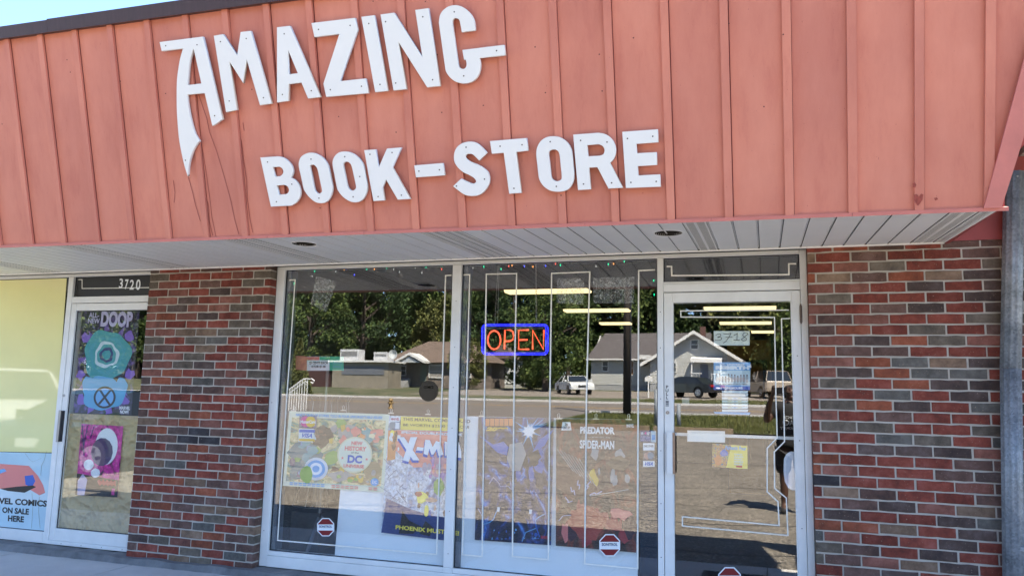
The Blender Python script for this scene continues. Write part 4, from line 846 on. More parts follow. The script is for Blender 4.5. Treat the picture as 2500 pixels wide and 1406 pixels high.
chunk(b4, .40, .19, .30, .14, art('redfig', [(.35, (.06, .015, .015)), (.5, (.34, .045, .03)), (.62, (.50, .10, .06))], 7, 2), 42, 16, .4); chunk(b4, .80, .28, .16, .06, inkart('coral'), 43, 11, .6)
bolt(b4, [(1380,1212),(1388,1222),(1386,1226),(1398,1222)], 1.2, INK['lav']); bolt(b4, [(1394,1188),(1396,1200),(1402,1196),(1404,1208)], 1.4, INK['lav']); bolt(b4, [(1412,1172),(1410,1184),(1416,1182),(1414,1194)], 1.4, INK['lav']); bolt(b4, [(1443,1174),(1432,1186),(1438,1186),(1430,1196)], 1.4, INK['lav']); bolt(b4, [(1440,1208),(1452,1202),(1456,1206),(1470,1199)], 1.4, INK['lav'])
bolt(b4, [(1440,1210),(1490,1202),(1535,1195)], 1.0, INK['grey']); bolt(b4, [(1365,1270),(1375,1258),(1395,1256)], 1.0, INK['lav'])
tx_px(b4, 'PREDATOR', 1417, 1041.5, 1501, 1062, INK['white'], .05); tx_px(b4, 'VERSUS', 1435, 1066, 1490, 1071, INK['grey'], .01); tx_px(b4, 'SPIDER-MAN', 1416, 1074, 1500, 1098, INK['white'], .03); tx_px(b4, 'MARVEL', 1530, 1037, 1548, 1046, INK['white'], .03)
b4.shape(q4((1374,1030),(1393,1030),(1396,1050),(1371,1050)), INK['white']); tx_px(b4, '20th\nCENTURY', 1374, 1032, 1393, 1048, INK['black'], .03)
# ---- clips along the poster tops
CLIP = mat('clip_metal', (.62, .62, .6), .3, metal=.6)
for i, (x, y) in enumerate(((717, 1001), (838, 1000), (955, 1007), (1045, 1010), (1176, 1014), (1364, 1020), (1455, 1021), (1535, 1022))):
    q = atY(x, y, YW-.004); t = thing('bulldog_clip', 'small metal clip %s' % ('at the top left corner of the cream heroes poster', 'tilted on the top edge of the cream heroes poster, above its middle', 'between the cream and the blue posters', 'on the top edge of the blue and white poster', 'at the top left of the lightning poster', 'at the top left corner of the dark duel poster', 'at the top middle of the dark duel poster', 'at the top right of the dark duel poster')[i], 'clip', 'clips holding the window posters')
    b = MB(); b.box((q.x-.022, q.y-.003, q.z-.008), (q.x+.022, q.y+.003, q.z)); b.obj('jaw', CLIP, t)
    b = MB(); b.tube([(q.x-.006, q.y, q.z), (q.x-.008, q.y, q.z+.026), (q.x, q.y, q.z+.036), (q.x+.008, q.y, q.z+.026), (q.x+.006, q.y, q.z)], .0022, 5); b.obj('loop', CLIP, t)
# ---- stickers
YS = G+.0066
def sticker(name, label, x0, y0, x1, y1, m, group=None, dx=0, dy=0, y=None): return Sheet(name, label, 'sticker', (x0, y0), (x1, y0+dy), (x1+dx, y1+dy), (x0+dx, y1), y or YS, m, group=group, thick=.0004, n=1)
k = sticker('card_sticker', 'navy sticker with overlapping pink and yellow discs on the cream poster', 731, 1013, 773, 1044, INK['navy'], 'card stickers on the left pane', -.5, 1)
k.disc(.36, .5, .29, .43, INK['pink']); k.disc(.66, .5, .29, .43, INK['gold']); k.text('MasterCard', .07, .36, .95, .62, INK['white'], .03)
k = sticker('card_sticker', 'white sticker with blue and gold bands on the cream poster', 729.5, 1045.5, 772, 1078, INK['pale'], 'card stickers on the left pane', -.7, 1)
k.shape([(.03, .72), (.93, .93)], INK['blue']); k.shape([(.03, .06), (.93, .24)], INK['gold']); k.text('VISA', .16, .33, .82, .66, INK['blue'], .04, shear=.15)
k = sticker('welcome_sticker', 'dark blue sticker reading We love our customers beside the door mullion', 1562, 1049.5, 1602, 1078.5, INK['navy'], 'card stickers by the door', 0, 1)
k.text('we      our', .06, .6, .6, .85, INK['white'], .02); k.text('CUSTOMERS', .05, .1, .62, .5, INK['lav'], .02); k.disc(.36, .75, .06, .11, INK['pink'], 10); k.shape([(.68, .02), (.98, .97)], INK['pale']); k.shape([(.74, .2), (.94, .62)], INK['sky'])
k = sticker('card_sticker', 'white sticker with small black lettering between the navy and the grey stickers', 1570, 1081, 1598, 1099, INK['white'], 'card stickers by the door'); k.text('DISCOVER', .08, .45, .92, .72, INK['black'], .02)
k = sticker('card_sticker', 'grey sticker with two pale overlapping discs beside the door mullion', 1570, 1100.5, 1598.5, 1123.5, flat('slate', (.12, .11, .12)), 'card stickers by the door'); k.disc(.35, .5, .27, .38, INK['flesh']); k.disc(.65, .5, .27, .38, INK['grey'])
k = sticker('card_sticker', 'white sticker with blue slanted lettering, lowest of the column beside the door mullion', 1570, 1124.5, 1598.5, 1139, INK['white'], 'card stickers by the door'); k.text('VISA', .12, .2, .88, .8, INK['blue'], .03, shear=.15)
for i, (x, y, r_) in enumerate(((795, 1286, 22.5), (1488.5, 1330, 27.5), (1781, 1413, 30))):
    def octa(rr, dz=0): return [(x+rr*math.cos(R(22.5+45*k)), y+rr*math.sin(R(22.5+45*k))*1.07) for k in range(8)]
    yy = G-.0012
    b = MB(); b.prism([Vector((atY(*p, yy).x, yy, atY(*p, yy).z)) for p in octa(r_)], (0, .0009, 0)); o = tag(b.obj('alarm_sticker', INK['white']), 'red and white octagonal alarm sticker %s' % ('low on the left window pane', 'low on the right window pane', 'low on the shop door glass')[i], 'sticker', 'red octagonal alarm stickers')
    def cut(lo, hi):
        P = [Vector(p) for p in octa(r_*.90)]; out = []
        for j in range(8):
            a, c = P[j], P[(j+1) % 8]
            ia = lo <= a.y <= hi; ic = lo <= c.y <= hi
            if ia: out.append(tuple(a))
            for lim in (lo, hi):
                if (a.y-lim)*(c.y-lim) < 0: t = (lim-a.y)/(c.y-a.y); out.append((a.x+(c.x-a.x)*t, lim))
        mx_ = sum(p[0] for p in out)/len(out); my = sum(p[1] for p in out)/len(out); out.sort(key=lambda p: math.atan2(p[1]-my, p[0]-mx_)); return out
    for lo, hi in ((y-99, y-r_*.30), (y+r_*.36, y+99)):
        b = MB(); b.prism([Vector((atY(*p, yy).x, yy-.0003, atY(*p, yy).z)) for p in cut(lo, hi)], (0, .0002, 0)); b.obj('red_band', mat('sticker_red', (.20, .008, .014), .4), o)
    vs, fs = text_mesh('SONITROL', .03); P = []
    for u, v, z in vs: q = atY(x-r_*.70+u*r_*1.4, y-r_*.02-v*r_*.26+r_*.08, yy); P.append((q.x, yy-.0004, q.z))
    me = bpy.data.meshes.new('lettering'); me.from_pydata(P, [], fs); me.materials.append(INK['blue']); link('lettering', me, o)
YR = G-.0016; rd = atY(1046, 954, YR); b = MB(); b.prism([(rd.x+.0785*math.cos(a*math.pi/18), YR, rd.z+.0785*math.sin(a*math.pi/18)) for a in range(36)], (0, .0005, 0))
rdo = tag(b.obj('round_sticker', mat('black_decal', (.008, .009, .009), .25)), 'round black decal near the middle of the left window pane', 'sticker')
for t_, z0 in (('COMICS', .018),):
    vs, fs = text_mesh(t_, .02); me = bpy.data.meshes.new('lettering'); me.from_pydata([(rd.x-.04+u*.08, YR-.0003, rd.z+z0+v*.02) for u, v, z in vs], [], fs); me.materials.append(flat('dim', (.05, .05, .05))); link('lettering', me, rdo)
loose_text('pull_lettering', 'black PULL lettering down the door stile', 'lettering', 'P\nU\nL\nL', (1625, 940.5), (1632, 940.5), (1632, 974), (1625, 974), FY0+.0052, INK['black'], .02)
k = sticker('small_sticker', 'tiny grey sticker under the PULL lettering on the door stile', 1625, 977, 1633, 992, INK['grey'], y=FY0+.0048); k.shape([(.1, .7), (.9, .85)], INK['black']); k.shape([(.1, .4), (.9, .5)], INK['black'])
# ---- papers on the door
pn = Sheet('number_paper', 'white paper with 3718 written in black marker on the shop door', 'paper', (1742.5, 808), (1830.5, 808), (1830, 843), (1743, 843), YP, mat('pale_paper', (.74, .80, .76), .6))
def stroke(sh, pts, wd, m):
    for a, c in zip(pts[:-1], pts[1:]):
        d = Vector((c[0]-a[0], c[1]-a[1])); d.normalize(); e = d*wd*.5; n_ = Vector((-d.y, d.x))*wd
        sh.shape([spx(sh, *p) for p in ((a[0]-e.x+n_.x, a[1]-e.y+n_.y), (a[0]-e.x-n_.x, a[1]-e.y-n_.y), (c[0]+e.x-n_.x, c[1]+e.y-n_.y), (c[0]+e.x+n_.x, c[1]+e.y+n_.y))], m, 'pen_stroke')
def T7(*p): return smooth([(1720+x/5.408, 780+y/5.408) for x, y in p], k=3)
for p in (T7((148,205),(180,190),(215,195),(205,220),(170,235),(215,235),(228,252),(200,272),(140,272)), T7((250,185),(300,192),(350,180)), T7((350,180),(320,235),(280,290),(245,308)), T7((280,232),(325,235),(370,228)),
          T7((385,210),(415,195),(435,180)), T7((435,180),(430,230),(428,272)), T7((385,270),(428,274),(465,270)), T7((575,200),(560,175),(525,175),(505,205),(525,230),(550,245),(550,272),(515,280),(488,265),(510,245),(545,215),(575,190))): stroke(pn, p, .62, INK['black'])
hs = Sheet('hours_poster', 'blue and white poster with store hours on the shop door', 'poster', (1742.5, 884), (1832, 884), (1831, 952), (1742, 951), YP, INK['sky'], group=None)
hs.shape([(0, .17), (1, .70)], INK['pale']); hs.shape([(0, .0), (1, .13)], INK['blue']); hs.text('DC UNIVERSE', .17, .885, .84, .95, INK['white'], .04); hs.text('REBIRTH', .05, .73, .97, .87, INK['white'], .08)
rnd = random.Random(2)
for k_ in range(11):
    u = .06+.083*k_; h_ = .16+.12*rnd.random(); hs.shape([(u, .27), (u+.05, .27), (u+.04, .27+h_), (u+.01, .27+h_)], INK['grey']); hs.disc(u+.025, .29+h_, .018, .03, INK['brown'], 8)
for j in range(3): hs.shape([(.1, .33+.05*j), (.88, .345+.05*j)], INK['flesh'])
hs.text('THE NEXT EPIC STARTS HERE!', .1, .19, .92, .235, INK['black'], .01); hs.text('STORE HOURS', .2, .03, .80, .11, INK['white'], .04)
for j, dname in enumerate(('MON', 'TUES', 'WED', 'THUR', 'FRI', 'SAT', 'SUN')):
    y0 = 953.5+j*7.55; s_ = Sheet('hours_strip', None, None, (1762, y0), (1827, y0+.3), (1825, y0+6.4), (1763, y0+6.0), YP-.0002, mat('ink_stripwhite', (.70, .78, .78), .5), parent=hs.o, n=1)
    if 1 < j < 6: s_.text('TO', .46, .3, .54, .7, INK['blue'], .02); s_.shape([(.22, .3), (.38, .7)], INK['cream']); s_.shape([(.62, .3), (.76, .7)], INK['cream'])
    q = atY(1748, y0+5, YP); q2 = atY(1758, y0+1, YP); vs, fs = text_mesh(dname, .03); me = bpy.data.meshes.new('lettering'); me.from_pydata([(q.x+(q2.x-q.x)*u, YP-.0004, q.z+(q2.z-q.z)*v) for u, v, z in vs], [], fs); me.materials.append(INK['grey']); link('lettering', me, hs.o)
Sheet('hours_footer', None, None, (1742, 1004.5), (1832, 1006.5), (1830, 1012.5), (1745, 1009), YP-.0002, INK['sky'], parent=hs.o, n=1)
ff = Sheet('small_poster', 'small yellow and orange comics sign below the push bar of the door', 'poster', (1738.5, 1082.5), (1824.5, 1087), (1825, 1144), (1739, 1139), YP, art('warm', [(.35, (.10, .25, .30)), (.45, (.55, .22, .07)), (.55, (.62, .36, .10)), (.66, (.20, .38, .14)), (.78, (.2, .15, .1))], 5, 2))
ff.shape([(.40, 0), (1, 0), (1, .98), (.55, .98)], INK['yellow']); chunk(ff, .33, .62, .14, .2, INK['blue'], 51, 10, .4); chunk(ff, .18, .3, .15, .25, INK['orange'], 52, 11, .4)
ff.text('Fantastic Four', .38, .78, .97, .95, INK['sky'], .04, shear=.03); 
for j, t_ in enumerate(('COMICS', 'AND', 'GRAPHIC', 'NOVELS', 'SOLD HERE!')): ff.text(t_, .62, .56-.105*j, .86+.02*(j % 2), .635-.105*j, INK['pale'], .03)
ff.shape([(.68, .04), (.85, .12)], INK['red'])
Sheet('paper_strip', 'blank white paper strip taped across the door push bar', 'paper', (1678, 1050), (1770, 1052), (1770, 1080), (1678, 1077), YP, mat('white_strip', (.78, .80, .76), .5))
Sheet('small_paper', 'small blank grey square of paper low in the door glass', 'paper', (1665, 970), (1683, 970), (1683, 986), (1665, 986), YP, mat('dull_paper', (.30, .31, .29), .7), n=1)
# white rounded placeholder for an unidentified pale shape on the door glass
P = [(1940, 1102), (1930, 1102), (1920, 1108), (1914, 1120), (1913, 1150), (1916, 1175), (1924, 1190), (1934, 1196), (1941, 1196)]
def wp(p, y): q = atY(*p, y); return Vector((q.x, y, q.z))
b = MB(); b.prism([wp(p, .125) for p in P], (0, .02, 0)); dt = tag(b.obj('pale_placeholder', mat('placeholder_white', (.72, .76, .82), .35)), 'white rounded flap at the right side of the shop door glass', 'placeholder')
b = MB(); b.prism([wp((1941-(1941-x)*.78, 1149+(y-1149)*.88), .1235) for x, y in P], (0, .001, 0)); b.obj('inset', mat('white_inset', (.55, .60, .68), .4), dt)

# ---- crinkled clear bags taped high in the window
def bag(label, px, y):
    m = bpy.data.materials.get('clear_film')
    if not m:
        m = bpy.data.materials.new('clear_film'); m.use_nodes = True; n = m.node_tree.nodes; l = m.node_tree.links; n.clear()
        out = n.new('ShaderNodeOutputMaterial'); tr_ = n.new('ShaderNodeBsdfTransparent'); gl = n.new('ShaderNodeBsdfGlossy'); gl.inputs['Roughness'].default_value = .12; df = n.new('ShaderNodeBsdfDiffuse'); df.inputs[0].default_value = (.8, .82, .8, 1)
        tc = n.new('ShaderNodeTexCoord'); no = n.new('ShaderNodeTexNoise'); no.inputs['Scale'].default_value = 26; no.inputs['Detail'].default_value = 4; no.inputs['Distortion'].default_value = 2.2; l.new(tc.outputs['Object'], no.inputs['Vector'])
        bp = n.new('ShaderNodeBump'); bp.inputs['Strength'].default_value = 1; bp.inputs['Distance'].default_value = .02; l.new(no.outputs[0], bp.inputs['Height']); l.new(bp.outputs[0], gl.inputs['Normal'])
        r = ramp(n, [(.36, (.10, .10, .10)), (.47, (.22, .22, .22)), (.5, (.95, .95, .95)), (.53, (.2, .2, .2)), (.64, (.10, .10, .10))]); l.new(no.outputs[0], r.inputs[0])
        a = n.new('ShaderNodeMixShader'); a.inputs[0].default_value = .65; l.new(gl.outputs[0], a.inputs[1]); l.new(df.outputs[0], a.inputs[2])
        mx = n.new('ShaderNodeMixShader'); l.new(r.outputs[0], mx.inputs[0]); l.new(tr_.outputs[0], mx.inputs[1]); l.new(a.outputs[0], mx.inputs[2]); l.new(mx.outputs[0], out.inputs[0])
    c = [atY(*p, y) for p in px]; rnd = random.Random(len(label)); b = MB(); N = 12; vs = []
    for j in range(N+1):
        for i in range(N+1):
            u, v = i/N, j/N; q = c[3]*(1-u)*(1-v)+c[2]*u*(1-v)+c[1]*u*v+c[0]*(1-u)*v; vs.append((q.x, y+rnd.uniform(-.003, .003), q.z))
    b.add(vs, [(j*(N+1)+i, j*(N+1)+i+1, (j+1)*(N+1)+i+1, (j+1)*(N+1)+i) for j in range(N) for i in range(N)]); return tag(b.obj('plastic_bag', m, smooth=True), label, 'plastic bag', 'clear bags taped inside the window')
bag('crumpled clear plastic bag hanging at the top of the left window pane', [(772, 674), (822, 688), (796, 762), (758, 742)], G+.02)
bag('small square clear plastic bag taped above the dark pole, left of the pair', [(1360, 680), (1426, 678), (1424, 743), (1359, 740)], G+.02)
bag('wide clear plastic bag taped at the upper right of the window, right of the pair', [(1448, 678), (1549, 676), (1547, 741), (1449, 740)], G+.02)

# ================================================================ OPEN SIGN, STRING LIGHTS
YO = .235
def neon(name, c, s): 
    m = mat(name, (.02, .02, .02), .3, emit=c, estr=s); return m
NR, NB = neon('neon_red', (1.0, .10, .045), .36), neon('neon_blue', (.012, .016, 1.0), .42)
op = thing('open_sign', 'red and blue neon OPEN sign hanging on chains in the right window pane', 'neon sign')
def oz(x, y): q = atY(1100+x/3.195, 560+y/3.195, YO); return Vector((q.x, YO, q.z))
def rrect(x0, y0, x1, y1, r_):
    P = []
    for cx_, cy_, a0 in ((x1-r_, y0+r_, -90), (x1-r_, y1-r_, 0), (x0+r_, y1-r_, 90), (x0+r_, y0+r_, 180)):
        for k_ in range(6): a = R(a0+18*k_); P.append((cx_+r_*math.cos(a), cy_+r_*math.sin(a)))
    return P+[P[0]]
for ins, rad in ((0, 7), (17, 4.5)):
    b = MB(); b.tube([oz(*p) for p in rrect(246+ins, 742+ins*.6, 760-ins, 974-ins*.6, 34-ins)], rad/3.195/395, 8, False); b.obj('neon_tube', NB, op, True)
for pts in ([(340+50*math.cos(R(a)), 862+72*math.sin(R(a))) for a in range(0, 361, 15)], [(420,934),(424,785),(465,784),(486,797),(492,826),(486,858),(465,870),(424,872)], [(610,784),(531,786),(531,934),(612,934)], [(531,862),(600,860)], [(640,936),(640,786),(724,934),(728,784)]):
    b = MB(); b.tube([oz(*p) for p in pts], 7.6/3.195/395, 8); b.obj('neon_tube', NR, op, True)
b = MB()
for p in ((268, 742), (500, 742), (740, 742), (268, 974), (500, 974), (740, 974)): q = oz(*p); b.box((q.x-.004, YO, q.z-.003), (q.x+.004, YO+.03, q.z+.003))
for (x0, y0), (x1, y1) in (((260, 770), (740, 770)), ((260, 950), (740, 950))): a, c = oz(x0, y0), oz(x1, y1); b.box((a.x, YO+.03, a.z-.006), (c.x, YO+.04, a.z+.006))
b.obj('mount_frame', mat('black_mount', (.01, .01, .012), .5), op)
def chain(x0, x1, y1):
    a = oz(x0, 255); c = oz(x1, y1); b = MB(); n_ = 46
    for i in range(n_):
        t = (i+.5)/n_; p = a.lerp(c, t); s_ = (c-a).length/n_*.62
        ax = Vector((.0035, 0, 0)) if i % 2 else Vector((0, .0035, 0)); P = []
        for k_ in range(7): th = 2*math.pi*k_/6; P.append(p+ax*math.cos(th)+Vector((0, 0, s_))*math.sin(th))
        b.tube(P, .0009, 3, False)
    b.obj('chain', mat('chain_metal', (.55, .55, .52), .3, metal=.7), op)
chain(372, 345, 730); chain(380, 366, 730); chain(664, 666, 722); chain(668, 672, 722)
sl = thing('string_lights', 'string of small coloured fairy lights along the top of the shop window', 'string lights')
WIRE = mat('green_wire', (.012, .025, .015), .5)
rnd = random.Random(12); pts = []
for i in range(64):
    px = 705+i*(1600-705)/63; py = 652+(px-705)*(-.012)+4*math.sin(i*.9)+rnd.uniform(-2, 2); q = atY(px, py, G+.03); pts.append((q.x, G+.03+rnd.uniform(-.008, .008), q.z))
pl = []
for i in range(24):
    py = 665+i*26; q = atY(706-(py-660)*.036+rnd.uniform(-2, 2), py, G+.03); pl.append((q.x, G+.03, q.z))
b = MB(); b.tube(pts, .0016, 4); b.tube(pl, .0016, 4); b.obj('wire', WIRE, sl)
cols = dict(g=(.0, .8, .35), r=(1, .1, .06), b=(.05, .08, 1), o=(1, .35, .08), w=(.7, .75, .7))
for (px, py, c) in ((711,666,'o'),(768,663,'g'),(793,658,'o'),(807,658,'g'),(840,659,'o'),(846,657,'b'),(895,658,'g'),(914,658,'o'),(944,655,'g'),(961,658,'w'),(1014,654,'w'),(1040,653,'g'),(1079,650,'g'),(1078,658,'r'),(703,710,'r'),(704,722,'r'),(705,750,'w'),(699,825,'w'),(697,838,'g'),(718,693,'g'),
        (1181,652,'g'),(1223,658,'g'),(1242,651,'r'),(1250,649,'o'),(1301,652,'o'),(1356,645,'r'),(1368,648,'g'),(1485,646,'g'),(1498,645,'o'),(1516,636,'r'),(1524,639,'g'),(1596,686,'g'),(1597,720,'g'),(762,675,'w'),(865,672,'b'),(820,664,'w'),(975,665,'w'),(1030,667,'w'),(1155,655,'w'),(1332,650,'b'),(1280,651,'b'),(1455,651,'w')):
    q = atY(px, py, G+.026); b = MB(); b.tube([(q.x, q.y, q.z+.010), (q.x, q.y, q.z+.002), (q.x+.001, q.y, q.z-.006)], [.003, .0036, .001], 6)
    b.obj('bulb', neon('bulb_'+c, cols[c], (.34 if c != 'w' else .10)), sl)

# ================================================================ SHOP INTERIOR
rm = thing('shop_interior', 'dim shop room behind the window glass', 'room'); tag(rm, kind='structure')
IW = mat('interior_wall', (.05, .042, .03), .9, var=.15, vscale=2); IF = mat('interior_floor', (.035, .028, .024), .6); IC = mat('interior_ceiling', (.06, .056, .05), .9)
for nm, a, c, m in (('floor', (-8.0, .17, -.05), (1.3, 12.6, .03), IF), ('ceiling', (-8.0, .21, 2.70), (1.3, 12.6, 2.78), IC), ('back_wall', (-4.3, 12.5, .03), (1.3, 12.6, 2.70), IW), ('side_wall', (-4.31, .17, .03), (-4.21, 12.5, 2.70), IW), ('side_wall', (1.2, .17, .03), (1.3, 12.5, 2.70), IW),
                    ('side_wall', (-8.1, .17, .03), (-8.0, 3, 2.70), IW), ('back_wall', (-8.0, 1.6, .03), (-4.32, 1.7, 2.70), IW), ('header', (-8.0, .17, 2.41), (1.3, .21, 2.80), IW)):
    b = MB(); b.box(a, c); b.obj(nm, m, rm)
FT = mat('tube_light', (.8, .8, .7), .5, emit=(1, .80, .42), estr=.27)
for i, (px, py, ln) in enumerate(((1337, 712, 1.06), (1457, 758.5, .98), (1503, 790, .55), (1806, 753, .98), (1820, 789, .84), (1862, 810.5, .42))):
    q = atZ(px, py, 2.66); t = thing('ceiling_lamp', 'lit fluorescent ceiling fitting seen through the glass, %s' % ('nearest, above the OPEN sign', 'below the two clear bags', 'small and far beside the door mullion', 'highest of the three in the door', 'second of the three in the door', 'lowest, right of the written number')[i], 'ceiling lamp', 'fluorescent lamps in the shop')
    b = MB(); b.box((q.x-ln/2, q.y-.15, 2.675), (q.x+ln/2, q.y+.15, 2.699)); b.obj('housing', IC, t)
    b = MB(); b.prism([(q.x-ln/2+.01, q.y-.14, 2.674), (q.x-ln/2+.01, q.y+.14, 2.674), (q.x-ln/2+.01, q.y+.10, 2.645), (q.x-ln/2+.01, q.y-.10, 2.645)], (ln-.02, 0, 0)); b.obj('diffuser', FT, t)
# screen whose ochre stands in for yellow light deep in the shop; doorway
b = MB(); a, c = atY(1775, 830, 7), atY(1886, 1000, 7); b.box((a.x, 7, 0.03), (c.x, 7.05, a.z)); tag(b.obj('partition', mat('yellow_lit_partition', (.22, .125, .03), .9, var=.2, vscale=3)), 'partition wall coloured as yellow-lit, deep in the shop behind the door', 'partition')
t = thing('doorway_frame', 'black doorway frame against the ochre partition', 'door frame')
a, c = atY(1820, 878, 6.95), atY(1874, 966, 6.95)
for p, q in (((a.x, c.z-1), (a.x+.04, a.z-.05)), ((c.x-.06, c.z-1), (c.x, a.z-.05)), ((a.x, a.z-.05), (c.x, a.z))): b = MB(); b.box((p[0], 6.93, max(.03, p[1])), (q[0], 6.98, q[1])); b.obj('frame_member', DARK, t)
# paperback spinner rack with priced header
sp = thing('spinner_rack', 'wire spinner rack with a red and green price header behind the left pane', 'rack')
RW = mat('rack_wire', (.45, .44, .40), .4, metal=.4)
q = atY(790, 1000, .75); cx0, cy0 = q.x, .78
b = MB()
b.tube([(cx0, cy0, .10), (cx0, cy0, 1.66)], .014, 8); b.obj('pole', RW, sp)
b = MB()
for a in range(0, 360, 45):
    ca, sa = math.cos(R(a)), math.sin(R(a)); w_ = .24
    b.tube([(cx0+w_*ca, cy0+w_*sa, .42), (cx0+w_*ca*.8, cy0+w_*sa*.8, .62), (cx0+w_*ca, cy0+w_*sa, .66), (cx0+w_*ca*.85, cy0+w_*sa*.85, .95), (cx0+w_*ca, cy0+w_*sa, 1.0), (cx0+w_*ca*.85, cy0+w_*sa*.85, 1.3), (cx0+w_*ca, cy0+w_*sa, 1.36)], .0032, 4)
for z in (.42, .66, 1.0, 1.36): b.tube([(cx0+.24*math.cos(R(a)), cy0+.24*math.sin(R(a)), z) for a in range(0, 361, 30)], .003, 4, False)
b.obj('wire_basket', RW, sp)
b = MB()
for a in (40, 160, 280): b.tube([(cx0, cy0, .33), (cx0+.1*math.cos(R(a)), cy0+.1*math.sin(R(a)), .22), (cx0+.26*math.cos(R(a)), cy0+.26*math.sin(R(a)), .045)], .016, 6)
b.obj('foot', mat('grey_leg', (.30, .31, .33), .4), sp)
hd = Sheet('price_header', None, None, (750, 870), (804.5, 870), (804, 904.5), (749, 904.5), .30, INK['white'], parent=sp); hd.shape([(0, .74), (.55, .98)], INK['coral']); hd.shape([(.56, .74), (1, .98)], INK['mint']); hd.text('25 CENTS EACH', .1, .45, .93, .64, INK['black'], .04); hd.text('4 FOR $1.00', .2, .18, .84, .37, INK['black'], .04)
hd = Sheet('price_header', None, None, (805, 870), (839, 870), (839, 904.5), (804.5, 904.5), .302, INK['mint'], parent=sp); hd.text('25 CENTS EACH', .1, .45, .9, .62, INK['teal'], .04); hd.text('4 FOR $1.00', .2, .18, .8, .37, INK['teal'], .04)
hd = Sheet('price_header', None, None, (722, 868), (749.5, 870), (748.5, 904.5), (722, 902), .31, INK['coral'], parent=sp)
tb = thing('pedestal_table', 'grey pedestal table with curved feet in the dark corner of the left pane', 'table'); q = atY(775, 1230, 1.05)
TG = mat('grey_metal_leg', (.30, .33, .36), .4, metal=.2)
b = MB(); b.prism([(q.x+.33*math.cos(R(a)), 1.05+.33*math.sin(R(a)), .66) for a in range(0, 360, 15)], (0, 0, .025)); b.obj('table_top', TG, tb)
for a in (20, 110, 200, 290):
    ca, sa = math.cos(R(a)), math.sin(R(a)); b = MB(); b.tube([(q.x+.03*ca, 1.05+.03*sa, .65), (q.x+.035*ca, 1.05+.035*sa, .38), (q.x+.10*ca, 1.05+.10*sa, .22), (q.x+.30*ca, 1.05+.30*sa, .05)], .017, 7); b.obj('leg', TG, tb, True)
for i, (px, py, w_, h_, d, c) in enumerate(((735, 1320, .34, .30, .75, (.16, .15, .14)), (1590, 1340, .16, .9, .5, (.04, .06, .10)), (900, 830, .7, .5, 3.4, (.12, .05, .04)), (1010, 870, .6, .5, 4.5, (.06, .07, .09)))):
    q = atY(px, py, d); lab = ('dusty grey carton on the floor behind the left pane corner', 'dark blue panel standing between the right poster and the door', 'dark red book carton on a shelf deep in the shop', 'navy box on a shelf deep in the shop')[i]
    z0 = .03 if i < 2 else q.z-.2
    b = MB(); b.box((q.x-w_/2, d, z0), (q.x+w_/2, d+.3, z0+h_)); o = tag(b.obj('carton', mat('carton_%s' % 'abcd'[i], c, .8, var=.2)), lab, 'box')
    b = MB(); b.box((q.x-w_/2-.004, d-.004, z0+h_+.001), (q.x+w_/2+.004, d+.304, z0+h_+.018)); b.obj('lid', mat('carton_%s' % 'abcd'[i], c), o)

# ================================================================ DOWNPIPE AND THE NEXT UNIT ON THE RIGHT
dp_ = thing('downpipe', 'corrugated galvanised downpipe at the right corner of the building', 'downpipe'); pr = .054
def pipe(x, y, z0, z1, x1, y1):
    b = MB(); n = 40; rings = []
    for z, xx, yy in ((z0, x, y), (z1, x1, y1)):
        rings.append([(xx+(pr+.0035*math.cos(10*a))*math.cos(a), yy+(pr+.0035*math.cos(10*a))*math.sin(a), z) for a in (2*math.pi*k/n for k in range(n))])
    b.add(rings[0]+rings[1], [(k, (k+1) % n, (k+1) % n+n, k+n) for k in range(n)]+[tuple(range(n, 2*n)), tuple(range(n))]); return b.obj('pipe', GALV, dp_, True)
q0 = atY(2468, 1350, -.06); q1 = atY(2467, 900, -.06); q2 = atY(2476, 430, -.06)
pipe(q0.x, -.065, .30, q1.z, q1.x, -.065); pipe(q1.x, -.065, q1.z+.001, q2.z+.02, q2.x, -.065)
for z in (q1.z, .6, 2.2):
    xx = q1.x; b = MB(); n = 24; b.add([(xx+(pr+.007)*math.cos(2*math.pi*k/n), -.065+(pr+.007)*math.sin(2*math.pi*k/n), z+dz) for dz in (-.012, .012) for k in range(n)], [(k, (k+1) % n, (k+1) % n+n, k+n) for k in range(n)])
    if z == .6: b.obj('bracket', GALV, dp_, True)
b = MB(); b.tube([(q0.x, -.065, .30), (q0.x, -.075, .18), (q0.x+.02, -.14, .05)], .05, 12); b.obj('shoe', mat('rusty_shoe', (.10, .09, .08), .7, var=.4), dp_, True)
b = MB(); b.tube([(q2.x, -.125, q2.z-.02), (q2.x, -.118, q2.z-.02)], .006, 8); b.obj('rivet', STEEL, dp_)
nx = thing('next_unit', 'shaded neighbouring unit wall beyond the downpipe at the right edge', 'building')
x0 = 1.31; q = atY(2495, 560, .3); qa = atY(2495, 640, .3)
for nm, z0, z1, m in (('lower_wall', -.1, qa.z-.0, mat('dark_red_wall', (.12, .03, .035), .7)), ('red_band', qa.z+.001, q.z, PAINTD), ('tan_wall', q.z+.001, 3.3, mat('tan_board', (.34, .25, .15), .8))): b = MB(); b.box((x0, .3, z0), (4.5, .4, z1)); b.obj(nm, m, nx)
b = MB(); b.box((1.33, .28, .9), (1.40, .299, 1.95)); b.obj('window', DARK, nx)
b = MB(); b.box((1.30, -1.25, 2.93), (4.5, .3, 2.97)); b.obj('soffit_board', mat('weathered_soffit', (.30, .25, .21), .8, var=.2), nx)
b = MB(); b.box((1.34, -1.45, 2.9), (4.5, -1.25, 3.9)); b.obj('canopy', mat('dark_brown_canopy', (.06, .035, .03), .7), nx)
